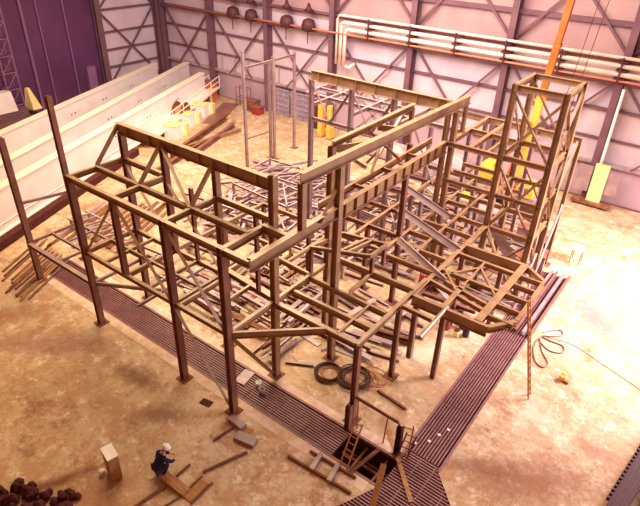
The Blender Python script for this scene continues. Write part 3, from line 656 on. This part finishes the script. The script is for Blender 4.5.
def rnd_pile(n, xr, yr, angs, mats, lr, where, kinds=(0,1,2,3), layers=3, jit=6):
    for i in range(n):
        k = cat[random.choice(kinds)]
        for attempt in range(25):
            x = random.uniform(*xr); y = random.uniform(*yr); L = random.uniform(*lr)*(1 if attempt < 12 else .6); a = random.choice(angs)+random.uniform(-jit,jit)
            d = Vector((math.cos(R(a)), math.sin(R(a))))*L/2; seg = (Vector((x,y))-d, Vector((x,y))+d)
            lay = next((q for q in range(layers) if all(clear(seg, t) for t in USED if t[2] == q)), None)
            if lay is not None: break
        if lay is None: continue
        USED.append((seg[0], seg[1], lay)); kn = 'I-beam' if k == 'steel_beam' else k.split('_')[1]
        loose(k, x, y, lay*.21, L, a, random.choice(mats), 'loose %s among the steel %s' % (kn, where), '%ss %s' % (kn, where))
# bundle at far left end of the trench
for i in range(15):
    loose('steel_angle' if i%3 else 'steel_pipe', -17.2+i*.24, .9-i*.06+random.uniform(-.3,.3), 0, random.uniform(3.4,4.6), 118+random.uniform(-3,3), random.choice(['steel_rust','steel_dark','wood']), 'thin rusty bar in the fan of bars at the left end of the trench', 'thin bars at the left end of the trench')
for i in range(12):
    loose('steel_plank', -18.4+i*.36, 5.2+i*.22, 0, random.uniform(4.5,7), 112+random.uniform(-4,4), random.choice(['steel_grey','wood_dark','steel_rust','wood_dark']), 'long plank lying beside the front cream girder', 'planks beside the front cream girder')
lf = thing('ladder_truss', (-15.7,5.2,0), 'pale welded ladder-like frame lying behind the left columns', 'frame')
for y in (4.3,5.5): MB().ext((-18.3,y,.55),(-13.1,y,.55), BX(.12,.1)).build('rail', 'steel_pale', lf)
for i in range(8): MB().ext((-18.1+i*.68,4.3,.53),(-17.8+i*.68,5.5,.53), BX(.1,.08)).build('rung', 'steel_pale', lf)
for x in (-18.0,-13.4): 
    for y in (4.3,5.5): MB().box((x-.06,y-.06,0),(x+.06,y+.06,.45)).build('foot', 'steel_grey', lf)
rnd_pile(30, (-11.5,-6), (4.2,9.5), (5,100), ['steel_pale','steel_grey'], (2,3.6), 'behind the left columns')
rnd_pile(60, (-5.8,-.6), (3.6,9), (-3,4,88), ['steel_grey','steel_rust','steel_pale'], (1.8,3.6), 'under the middle of the frame')
rnd_pile(20, (.2,3.0), (5.4,9.8), (-5,8,75), ['steel_grey','steel_pale','steel_rust'], (1.5,2.8), 'under the small raised frame', layers=2)
rnd_pile(95, (-14,-7.5), (10.5,19), (0,8,95,60,130), ['steel_pale','steel_pale','steel_grey'], (2.5,5.5), 'in the pale pile before the tall posts', layers=5)
rnd_pile(60, (-6,.8), (10.5,20), (0,5,92,50), ['steel_grey','steel_pale','steel_rust'], (2,5), 'under the rear frame', layers=4)
rnd_pile(30, (-8,2), (19.5,25), (0,5,92,-30), ['steel_grey','steel_pale'], (2,5), 'in front of the yellow crane', layers=3)
rnd_pile(24, (-2,4), (18.5,23.5), (0,8,60,-30), ['steel_pale','steel_grey','steel_dark'], (1.5,3.5), 'behind the tower')
rnd_pile(34, (1.2,5.8), (11.5,19.5), (0,90,40,-40), ['steel_grey','steel_pale','steel_dark'], (1.5,3.5), 'inside the foot of the tower', layers=4)
# stacked sub-frames in the pale pile
for k,(cx,cy,z,w,d,ang) in enumerate(((-11.5,17.3,1.1,5.5,2.4,3),(-10.5,14.2,1.3,5,2.2,-4),(-8.8,11.8,.9,4,2,8),(-3.8,11.3,.9,3.5,2.2,2),(-4.2,17.0,1.2,4.5,2.6,-3))):
    t = thing('sub_frame', (cx,cy,0), ['pale rectangular frame on legs nearest the tall posts','pale rectangular frame on legs in the middle of the pale pile','pale rectangular frame at the near end of the pale pile','rectangular steel frame on legs under the long beams','rectangular steel frame on legs behind the rear top beam'][k], 'frame')
    mt = Matrix.Rotation(R(ang),3,'Z'); P_ = lambda a,b,c: mt@Vector((a,b,0))+Vector((cx,cy,c))
    for s in (-1,1):
        MB().ext(P_(-w/2,s*d/2,z), P_(w/2,s*d/2,z), CH(.16,.1)).build('beam', 'steel_pale', t); MB().ext(P_(s*w/2,-d/2,z), P_(s*w/2,d/2,z), CH(.16,.1)).build('beam', 'steel_pale', t)
        for q in (-1,1): MB().ext(P_(s*w/2,q*d/2,0), P_(s*w/2,q*d/2,z), BC(.12,.12)).build('leg', 'steel_grey', t)
    for i in range(4): MB().ext(P_(-w/2+w*(i+1)/5,-d/2,z-.02), P_(-w/2+w*(i+1)/5,d/2,z-.02), CH(.12,.08)).build('cross_bar', 'steel_pale', t)
    MB().ext(P_(-w/2,-d/2,z+.01), P_(0,d/2,z+.01), BC(.08,.08)).build('brace', 'steel_pale', t); MB().ext(P_(w/2,-d/2,z+.01), P_(0,d/2,z+.01), BC(.08,.08)).build('brace', 'steel_pale', t)
tag(MB().ext((-18.0,-1.5,.5),(-24.5,14.0,.5), BX(.5,.5)).build('shadow_beam', 'scrap'), 'long dark maroon beam added as the shadow along the foot of the front cream girder', 'beam')  # dark beam added to stand in for the girder's shadow on the floor
for (x,y),(w,d,h),m,lab in (((6.1,17.5),(.7,1.0,1.3),'steel_grey','pale upright case just behind the tower'), ((5.9,19.7),(.6,.9,1.0),'bldg','dark case behind the pale upright case at the tower'), ((4.6,20.2),(1.2,.8,1.2),'steel_grey','grey case behind the tower between its columns')):
    t = thing('equipment_case', (x,y,0), lab, 'case')
    MB().box((x-w/2,y-d/2,.08),(x+w/2,y+d/2,h),R(8)).build('body', m, t); MB().box((x-w/2-.03,y-d/2-.03,h),(x+w/2+.03,y+d/2+.03,h+.07),R(8)).build('lid', 'steel_dark', t)
    MB().box((x-w/2,y-d/2,0),(x+w/2,y-d/2+.15,.08),R(8),(x,y,0)).build('runner', 'wood_dark', t); MB().box((x-w/2,y+d/2-.15,0),(x+w/2,y+d/2,.08),R(8),(x,y,0)).build('runner', 'wood_dark', t)
# rails lying on the far end of the right trench
for k,(x,m) in enumerate(((6.75,'steel_grey'),(7.05,'steel_dark'),(7.35,'steel_grey'),(7.75,'steel_dark'))):
    tag(MB().ext((x,11.8,.2),(x+.05,18.2,.2), BX(.18,.12) if k%2 else CH(.18,.14)).build('steel_channel', m), 'long straight channel lying over the far end of the right trench', 'channel', 'channels over the far end of the right trench')

# ---------------------------------------------------------------- back-left floor things
tag(fl_box('steel_plate', (-26.9,25.6), (6.4,1.6,.06), 118, 'steel_dark', 'large dark plate lying flat near the foot of the back wall', 'plate'))
for k,(p1,p2) in enumerate((((-21.6,15.0,.55),(-25.2,24.6,.55)), ((-20.4,15.6,.45),(-23.2,23.6,.45)), ((-22.4,17.0,.35),(-22.0,23.2,.35)), ((-20.2,12.4,.4),(-22.0,18.6,.4)))):
    tag(MB().ext(p1, p2, I(.45 if k < 1 else .35,.3)).build('steel_beam', ['steel_rust','steel_dark','steel','steel_rust'][k]), ['longest rusty I-beam lying right of the front cream girder','dark I-beam lying beside the longest rusty one','yellowish I-beam end nearest the tall posts','rusty I-beam lying behind the high left beam'][k], 'beam')
for k,(x,y) in enumerate(((-25.3,18.6),(-26.7,21.3),(-27.8,24.0))):
    t = thing('barrier_block', (x,y,0), ['nearest','middle','farthest'][k]+' of three white and yellow blocks right of the front cream girder', 'block')
    MB().box((x-.6,y-.7,.0),(x+.6,y+.5,1.1),R(24)).build('body', 'white', t); MB().box((x-.5,y+.55,.0),(x+.55,y+1.1,1.0),R(24)).build('end_panel', 'paleyellow', t); MB().box((x-.65,y-.75,1.1),(x+.6,y+.5,1.16),R(24)).build('top_board', 'paleyellow', t)
gw = thing('gangway', (-27,21,1), 'cream gangway with handrails beside the front cream girder', 'gangway')
ga, gb = Vector((-24.9,15.2,.7)), Vector((-30.6,28.4,1.35)); gs = Vector((.75,.33,0))
MB().ext(ga, gb, BX(.12,1.1)).build('deck', 'cream_edge', gw)
for s in (-1,1):
    for z in (.55,1.05): MB().tube(ga+gs*s*.65+Vector((0,0,z)), gb+gs*s*.65+Vector((0,0,z)), .045, 6).build('handrail', 'cream_edge', gw)
    for i in range(8):
        c = ga+(gb-ga)*(i/7)+gs*s*.65; MB().tube(c-Vector((0,0,.1)), c+Vector((0,0,1.05)), .04, 6).build('baluster', 'cream_edge', gw)
for i in (0,1,2): 
    c = ga+(gb-ga)*(.08+.42*i); MB().box((c.x-.1,c.y-.1,0),(c.x+.1,c.y+.1,c.z-.1)).build('leg', 'cream_edge', gw)
cr = thing('cable_reel', (-28.0,21.6,0), 'rusty-red cable reel standing between the gangway and the cream girder', 'reel')
for s in (-.4,.4): MB().tube((-27.6+s,21.3+s*.4,1.0),(-27.5+s,21.34+s*.4,1.0), .95, 18).build('flange', 'steel_rust', cr)
MB().tube((-27.9,21.15,1.0),(-27.2,21.5,1.0), .55, 14).build('drum', 'pipe_orange', cr)
for x,y,s,m,lab in ((-30.7,27.8,(1.0,1.0,1.9),'orange','orange machine housing at the far end of the front cream girder'),(-25.4,28.3,(1.4,.9,1.0),'steel_rust','rusty bin at the foot of the back wall left of the gridded screens'),(-24.2,27.8,(.9,.8,.7),'red','small reddish crate left of the gridded screens')):
    t = thing('storage_bin', (x,y,0), lab, 'bin'); w,d,h = s
    MB().box((x-w/2,y-d/2,0),(x+w/2,y+d/2,h)).build('body', m, t); MB().box((x-w/2-.05,y-d/2-.05,h),(x+w/2+.05,y+d/2+.05,h+.08)).build('lid', 'steel_dark', t)
wf = thing('wire_rack', (-26.5,28.5,0), 'thin open rack standing against the back wall', 'rack')
for x in (-27.4,-25.9):
    for y in (28.2,28.7): MB().tube((x,y,0),(x,y,2.0), .04, 6).build('post', 'bldg', wf)
for z in (1.0,1.95):
    for y in (28.2,28.7): MB().tube((-27.4,y,z),(-25.9,y,z), .035, 6).build('rail', 'bldg', wf)
for x, lab in ((-15.95,'left yellow upright of the pair before the back wall'),(-15.0,'right yellow upright of the pair before the back wall')):
    t = thing('yellow_locker', (x,27,0), lab, 'locker')
    MB().box((x-.22,26.7,.1),(x+.22,27.2,2.9)).build('body', 'yellow', t); MB().box((x-.18,26.68,.3),(x+.18,26.7,2.7)).build('door', 'yellow', t); MB().box((x-.24,26.68,0),(x+.24,27.22,.1)).build('plinth', 'steel_dark', t)
t = thing('dark_cabinet', (-17.6,28.4,0), 'dark maroon cabinet right of the gridded screens', 'cabinet')
MB().box((-18.2,28.2,0),(-17.3,28.9,2.4)).build('body', 'fitting', t); MB().box((-18.15,28.16,.1),(-17.35,28.2,2.3)).build('door', 'fitting', t)

# left crane in front of the purple door
lc = thing('lattice_crane', (-37.6,11.2,0), 'hazy lattice mast crane at the left edge before the purple door', 'crane')
mast = [(-38.3+a,11.2+b) for a,b in ((0,0),(1.0,0),(1.0,1.1),(0,1.1))]
for a,b in mast: MB().tube((a,b,1.5),(a,b,14), .07, 6).build('mast_chord', 'door_pipe', lc)
lz = MB()
for i in range(9):
    z = 1.8+i*1.35
    for k in range(4):
        (a,b),(c,d) = mast[k], mast[(k+1)%4]; lz.tube((a,b,z),(c,d,z), .04, 5); lz.tube((a,b,z),(c,d,z+1.35), .035, 5)
lz.build('lacing', 'door_pipe', lc)
MB().box((-39,9.4,.9),(-36.6,12.2,1.6)).build('chassis', 'bldg', lc)
MB().add([(-37.6,9.6,1.6),(-36.5,9.6,1.6),(-36.5,11.3,1.6),(-37.6,11.3,1.6),(-37.6,9.9,3.2),(-36.8,9.9,3.2),(-36.8,11.2,3.2),(-37.6,11.2,3.2)],[(0,3,2,1),(4,5,6,7),(0,1,5,4),(1,2,6,5),(2,3,7,6),(3,0,4,7)]).build('cab', 'cream', lc)
MB().add([(-37.3,12.3,1.4),(-36.3,12.5,1.4),(-36.3,13.3,1.4),(-37.3,13.1,1.4),(-37.0,12.5,3.2),(-36.8,12.6,3.2),(-36.8,12.8,3.2),(-37.0,12.7,3.2)],[(0,3,2,1),(4,5,6,7),(0,1,5,4),(1,2,6,5),(2,3,7,6),(3,0,4,7)]).build('hood', 'paleyellow', lc)
MB().box((-39.1,9.3,0),(-36.2,13.6,.9)).build('crawler', 'bldg', lc)

# ---------------------------------------------------------------- yellow boom crane, back right
yc = thing('boom_crane', (1.5,25,0), 'yellow mobile crane with a long orange boom behind the tower', 'crane')
def obx(n_, lo, hi, m): return MB().box(lo, hi).build(n_, m, yc)
obx('carrier', (-2.6,23.9,.7), (4.2,26.1,1.3), 'steel_pale'); obx('turntable', (.6,24.2,1.3), (3.2,25.8,1.7), 'steel_dark')
b = MB(); b.ext((-.2,24.1,1.7),(-.2,25.9,1.7), [(-.6,0),(-.6,.5),(-.3,.8),(.4,.8),(.6,.5),(.6,0)]); b.build('engine_hood', 'yellow', yc)
b = MB(); b.ext((2.9,23.8,1.3),(2.9,24.9,1.3), [(-.55,0),(-.55,.6),(-.25,.95),(.3,.95),(.55,.5),(.55,0)]); b.build('cab', 'yellow', yc)
obx('cab_window', (2.5,23.78,1.6), (3.2,23.8,1.95), 'steel_dark')
for x in (-1.9,-.7,2.2,3.4):
    for y in (23.8,26.0): MB().tube((x,y,.55),(x,y+.3,.55), .55, 16).build('wheel', 'rubber', yc)
def boom_seg(p1, p2, w, m): MB().ext(p1, p2, BC(w,w)).build('boom_section', m, yc)
A0 = Vector((1.9,25,1.9)); A1 = Vector((2.68,25,14.0))
boom_seg(A0, A0+(A1-A0)*.48, .46, 'yellow'); boom_seg(A0+(A1-A0)*.47, A0+(A1-A0)*.72, .38, 'orange'); boom_seg(A0+(A1-A0)*.71, A1, .36, 'orange')
for q in (.47,.71,.93): 
    c = A0+(A1-A0)*q; boom_seg(c, c+(A1-A0)*.015, .52-.25*(q-.4), 'orange')
MB().tube((1.4,24.6,1.9),(1.95,24.6,6.0), .14, 8).build('lift_cylinder', 'orange', yc)
for k, x in enumerate((3.4,3.9)): tag(MB().tube((x-.3,26.5,4.6),(x+.45,26.5,14), .02, 5).build('hoist_cable', 'fitting'), 'thin hoist cable hanging right of the orange boom', 'cable', 'hoist cables by the boom')
# shed-like pale machinery behind the frame
for (x,y),s,m,lab in (((-3.8,25.6),(4.6,1.6,2.0),'steel_pale','long pale lilac machine casing behind the rear frame'), ((-.6,22.6),(1.5,1.0,.9),'yellow','yellow-topped machine seen between the beams left of the tower'), ((1.5,21.6),(1.5,1.2,1.2),'steel_pale','pale machine box behind the rear columns'),
                      ((-9.0,26.6),(4.0,1.4,1.2),'steel_pale','low pale bench at the back wall behind the rear frame')):
    t = thing('machine_casing', (x,y,0), lab, 'machine'); w,d,h = s
    MB().box((x-w/2,y-d/2,.15),(x+w/2,y+d/2,h*.75)).build('body', 'steel_pale', t)
    MB().add([(x-w/2,y-d/2,h*.75),(x+w/2,y-d/2,h*.75),(x+w/2,y+d/2,h*.75),(x-w/2,y+d/2,h*.75),(x-w/3,y-d/4,h*1.1),(x+w/3,y-d/4,h*1.1),(x+w/3,y+d/4,h*1.1),(x-w/3,y+d/4,h*1.1)],[(0,3,2,1),(4,5,6,7),(0,1,5,4),(1,2,6,5),(2,3,7,6),(3,0,4,7)]).build('hood', m, t)
    for a in (-1,1): MB().box((x+a*w*.4-.1,y-d*.4,0),(x+a*w*.4+.1,y+d*.4,.15)).build('foot', 'steel_dark', t)
# drums and small dark stuff in the middle of the frame
for (x,y),m,lab in (((.55,16.1),'red','red drum under the rear floor beams'), ((1.9,12.3),'red','red drum under the pale stringers'), ((-5.6,19.6),'purple','dark purple drum behind the rear frame'), ((3.2,13.0),'orange','orange drum near the foot of the tower'), ((5.0,17.6),'orange','orange drum behind the tower')):
    t = thing('oil_drum', (x,y,0), lab, 'drum')
    MB().lathe((x,y,0), [(.3,0),(.31,.02),(.31,.3),(.33,.32),(.31,.34),(.31,.6),(.33,.62),(.31,.64),(.31,.9),(.29,.91)], 18).build('body', m, t, smooth=True)
    MB().lathe((x,y,.91), [(.28,0),(.28,.012),(.2,.012)], 18).build('lid', 'steel_dark', t)
# pale panel trolley at the right wall
t = thing('panel_trolley', (6.9,29,0), 'pale yellow tall panel on a trolley at the right foot of the back wall', 'trolley')
MB().box((5.9,28.5,.3),(6.8,28.65,3.0)).build('panel', 'paleyellow', t); MB().box((4.9,28.55,.9),(5.8,28.7,2.7)).build('side_sheet', 'steel_grey', t); MB().box((6.9,28.5,1.0),(7.6,28.65,2.6)).build('side_sheet', 'steel_grey', t)
MB().box((5.0,28.1,.15),(7.5,29.0,.3)).build('deck', 'steel_rust', t)
for x in (5.2,7.3):
    for y in (28.2,28.9): MB().tube((x-.04,y,.1),(x+.04,y,.1), .1, 10).build('wheel', 'rubber', t)
t = thing('step_stool', (7.55,20.2,0), 'pale little work stand on the bright floor beside the tower', 'stand')
for x in (7.3,7.8):
    for y in (19.9,20.5): MB().tube((x,y,0),(x,y,.9), .03, 6).build('leg', 'copper', t)
MB().box((7.25,19.85,.9),(7.85,20.55,.95)).build('top', 'cream_edge', t)

# ---------------------------------------------------------------- foreground at the frame's bottom corners
rk = thing('toothed_rack', (13.1,6.6,0), 'long dark maroon toothed rack rail at the lower right edge', 'rack')
ra, rb = Vector((13.85,9.9,.0)), Vector((13.0,4.2,.0)); rd = (rb-ra).normalized()
MB().ext(ra+Vector((0,0,.5)), rb+Vector((0,0,.5)), BX(.5,.55)).build('body', 'rack', rk)
rn = Vector((rd.y,-rd.x,0))
for i in range(24):
    c = ra+rd*(.2+i*.215)+rn*.31; tb = MB(); tb.box((c.x-.07,c.y-.05,.3),(c.x+.07,c.y+.05,.46)); tb.build('tooth', 'rack', rk)
for s in (-.2,0,.2): MB().ext(ra+rn*s+Vector((0,0,.56)), rb+rn*s+Vector((0,0,.56)), BX(.06,.05)).build('rib', 'rack', rk)
t = thing('pale_crate', (14.1,5.2,0), 'pale yellow crate beside the toothed rack at the right edge', 'crate')
MB().box((13.75,3.2,0),(14.8,6.9,.7)).build('body', 'paleyellow', t); MB().box((13.7,3.15,.7),(14.85,6.95,.78)).build('lid', 'cream_edge', t)
random.seed(3)
for i in range(46):
    x = -3.6+random.uniform(-.5,2.3); y = -7.5+random.uniform(-.6,.6)+(x+3.6)*.50
    b = MB(); s = random.uniform(.1,.26); vs = []
    nn = 6
    b.lathe((0,0,0), [(s*.4,0),(s*random.uniform(.8,1.2),s*.35),(s*random.uniform(.5,.9),s*random.uniform(.7,1.3)),(s*.2,s*random.uniform(1.1,1.8))], nn)
    o = b.build('scrap_lump', 'scrap', origin=(0,0,0)); o.location = (x,y,random.random()*.02); o.rotation_euler = (0,0,random.uniform(0,3))
    tag(o, 'jagged dark lump in the heap at the lower left corner', 'lump', 'dark lumps at the lower left corner')

# ---------------------------------------------------------------- crouching person
def skin_mesh(name, verts, edges, radii, m, parent, levels=2, root=0):
    me = bpy.data.meshes.new(name); me.from_pydata([Vector(v)-Vector(parent.location) for v in verts], edges, [])
    o = bpy.data.objects.new(name, me); COL.objects.link(o); o.parent = parent
    sk = o.modifiers.new('skin','SKIN'); sk.use_smooth_shade = True
    for i, r in enumerate(radii):
        me.skin_vertices[0].data[i].radius = (r, r) if not isinstance(r, tuple) else r
        me.skin_vertices[0].data[i].use_root = (i == root)
    sb = o.modifiers.new('sub','SUBSURF'); sb.levels = levels; sb.render_levels = levels
    me.materials.append(M[m]); return o
def person():
    # local frame: figure faces +x' ; placed by rotation of the points
    ox, oy = .02, -3.62; fa = R(78)
    def W(f, s, z): # forward, side(left), height
        c, n_ = math.cos(fa), math.sin(fa); return (ox+f*c-s*n_, oy+f*n_+s*c, z)
    t = thing('person', (ox,oy,0), 'person crouching in a navy shirt and white hard hat beside the broad board', 'person')
    V_ = [W(-.12,0,.42), W(-.02,0,.58), W(.08,0,.75), W(.16,0,.88), W(.22,0,.98), W(.28,0,1.06)]
    E_ = [(0,1),(1,2),(2,3),(3,4),(4,5)]; r_ = [(.17,.15),(.16,.13),(.18,.14),(.15,.11),.06,.06]
    def add(p, prev, rad): V_.append(p); E_.append((prev, len(V_)-1)); r_.append(rad); return len(V_)-1
    for s in (-1,1):
        k = add(W(-.08,s*.11,.38),0,.12); k = add(W(.24,s*.17,.52),k,.085); k = add(W(.2,s*.17,.45),k,.07); k = add(W(.02,s*.15,.12),k,.055); k = add(W(.02,s*.15,.05),k,.045); add(W(.18,s*.16,.04),k,.04)
        h = add(W(.14,s*.2,.86),3,.075); e = add(W(.34,s*.26,.66),h,.052); w = add(W(.55,s*.16,.5),e,.036); add(W(.6,s*.14,.46),w,.036)
    skin_mesh('body', V_, E_, r_, 'skin', t)
    # shirt
    Vs = [W(-.14,0,.46), W(-.02,0,.6), W(.08,0,.76), W(.16,0,.9), W(.2,0,.95)]; Es = [(0,1),(1,2),(2,3),(3,4)]; rs = [(.2,.17),(.19,.155),(.21,.165),(.17,.13),(.08,.08)]
    for s in (-1,1):
        k = len(Vs); Vs += [W(.14,s*.2,.87), W(.33,s*.26,.67), W(.5,s*.18,.54)]; Es += [(3,k),(k,k+1),(k+1,k+2)]; rs += [.09,.068,.052]
    skin_mesh('shirt', Vs, Es, rs, 'navy', t)
    Vt = [W(-.13,0,.4)]; Et = []; rt_ = [(.17,.15)]
    for s in (-1,1):
        k = len(Vt); Vt += [W(-.08,s*.11,.38), W(.25,s*.17,.53), W(.18,s*.17,.42), W(.02,s*.15,.13)]; Et += [(0,k),(k,k+1),(k+1,k+2),(k+2,k+3)]; rt_ += [.135,.1,.085,.07]
    skin_mesh('trousers', Vt, Et, rt_, 'denim', t)
    for s in (-1,1):
        skin_mesh('boot', [W(0,s*.15,.09), W(.0,s*.15,.05), W(.14,s*.16,.045), W(.2,s*.16,.04)], [(0,1),(1,2),(2,3)], [.06,.055,.05,.04], 'boot', t)
        # hands: palm and five fingers
        p = Vector(W(.6,s*.14,.46)); f = (Vector(W(1,0,-.5))-Vector(W(0,0,0))).normalized(); sd = (Vector(W(0,1,0))-Vector(W(0,0,0))).normalized()
        dn = f.cross(sd)*-1
        hv = [p-f*.03, p, p+f*.05]; he = [(0,1),(1,2)]; hr = [.03,.036,.036]
        for j, (off, ln) in enumerate(((-.03,.06),(-.01,.07),(.01,.068),(.03,.052))):
            k = len(hv); b0 = p+f*.07+sd*off; hv += [b0, b0+f*ln*.5+Vector((0,0,-.01)), b0+f*ln*.8+Vector((0,0,-.03))]; he += [(2,k),(k,k+1),(k+1,k+2)]; hr += [.011,.01,.008]
        k = len(hv); b0 = p+f*.02-sd*s*.045; hv += [b0, b0+f*.035-sd*s*.02]; he += [(1,k),(k,k+1)]; hr += [.013,.01]
        skin_mesh('hand', hv, he, hr, 'skin', t, 1)
    # head
    hc = Vector(W(.3,0,1.12)); rotm = Matrix.Rotation(fa,3,'Z') @ Matrix.Rotation(R(25),3,'Y')
    def part(name, fn, m, seg=24, rings=16):
        bm = bmesh.new(); bmesh.ops.create_uvsphere(bm, u_segments=seg, v_segments=rings, radius=1)
        for v in bm.verts: v.co = fn(v.co.copy())
        bm.transform(rotm.to_4x4()); me = bpy.data.meshes.new(name); bm.to_mesh(me); bm.free()
        for p_ in me.polygons: p_.use_smooth = True
        me.materials.append(M[m]); o = bpy.data.objects.new(name, me); COL.objects.link(o); o.parent = t; o.location = hc-Vector(t.location); return o
    def head(v):
        x, y, z = v; p = Vector((x*.098, y*.075, z*.115))
        if z < 0: p.x *= 1-.25*(-z)*(1 if x < 0 else .3); p.y *= 1+.3*z
        d = (x-1)**2+y*y*4+(z+.05)**2*5
        p.x += .028*math.exp(-d*18)             # nose
        for s in (-1,1):
            p.x -= .012*math.exp(-((y-s*.38)**2+(z-.1)**2)*30)*(x > 0)   # eye sockets
            if abs(x) < .25 and s*y > .85 and abs(z) < .3: p.y += s*.018 # ears
        p.x -= .006*math.exp(-((z+.45)**2*120+y*y*6))*(x > 0)
        return p
    part('head', head, 'skin', 40, 28)
    part('hair', lambda v: Vector((v.x*.1-.008, v.y*.08, max(v.z,-.25)*.118+.006)) if v.x < .35 else Vector((.03, v.y*.078, max(v.z,.3)*.118+.006)), 'hair')
    for s in (-1,1): part('eye', lambda v, s=s: Vector((v.x*.012+.083, v.y*.013+s*.029, v.z*.01+.012)), 'white', 10, 8)
    part('mouth', lambda v: Vector((v.x*.006+.086, v.y*.022, v.z*.006-.052)), 'red', 10, 8)
    hat = thing('hard_hat', hc, 'white hard hat on the crouching person', 'hat')
    b = MB(); b.lathe((0,0,.045), [(.15,0),(.152,.012),(.128,.016),(.125,.06),(.1,.105),(.05,.13),(.01,.135)], 24)
    m4 = rotm
    b.v = [tuple((m4@Vector((v[0]*1.12+(.02 if v[2] < .07 else 0), v[1], v[2])))+hc) for v in b.v]
    b.build('shell', 'white', hat, smooth=True)
    b = MB(); b.box((-.13,-.012,.17),(.13,.012,.188)); b.v = [tuple((m4@Vector(v))+hc) for v in b.v]; b.build('ridge', 'white', hat)
    # the hat moves with the head only loosely: it stays a thing of its own
person()

# ---------------------------------------------------------------- light
def area(name, loc, target, size, power, col, sy=None, spread=180):
    l = bpy.data.lights.new(name, 'AREA'); l.energy = power; l.color = col; l.size = size; l.spread = R(spread)
    if sy: l.shape = 'RECTANGLE'; l.size_y = sy
    o = bpy.data.objects.new(name, l); COL.objects.link(o); o.location = loc
    o.rotation_euler = (Vector(target)-Vector(loc)).to_track_quat('-Z','Y').to_euler(); return o
area('roof_daylight', (-13,15,24), (-5,4,0), 24, 12500, (1,.79,.46), 15)
area('open_door_daylight', (18,20,9), (11.5,17,0), 6, 6000, (1,.87,.93), 13, 125)
area('back_wall_fill', (-8,12,20), (-8,29,5), 26, 8500, (1,.87,.92), 10)  # added fill that brightens the back wall; no window stands here
w = bpy.data.worlds.new('hall_air'); S.world = w; w.use_nodes = True
w.node_tree.nodes['Background'].inputs[0].default_value = (.62,.22,.11,1); w.node_tree.nodes['Background'].inputs[1].default_value = .5

# ---------------------------------------------------------------- camera
H_ = 17.0
a_, p_, r_ = R(180-54.1308), R(31.6738), R(1.95765)
fw = Vector((math.cos(a_)*math.cos(p_), math.sin(a_)*math.cos(p_), -math.sin(p_))); rr = Vector((math.sin(a_),-math.cos(a_),0)); uu = rr.cross(fw)
RX = rr*math.cos(r_)+uu*math.sin(r_); UX = -rr*math.sin(r_)+uu*math.cos(r_)
cam = bpy.data.cameras.new('camera'); co = bpy.data.objects.new('camera', cam); COL.objects.link(co)
mt = Matrix((RX, UX, -fw)).transposed().to_4x4(); mt.translation = Vector((11.4646,-10.343,17.0)); co.matrix_world = mt
cam.sensor_width = 36; cam.lens = 550.63/640*36; cam.shift_x = (320-321.276)/640; cam.shift_y = (248.528-253)/640
cam.clip_start = .1; cam.clip_end = 300
S.camera = co
S.view_settings.view_transform = 'Standard'; S.view_settings.look = 'None'; S.view_settings.gamma = 1; S.view_settings.exposure = .04
S.view_settings.use_curve_mapping = False
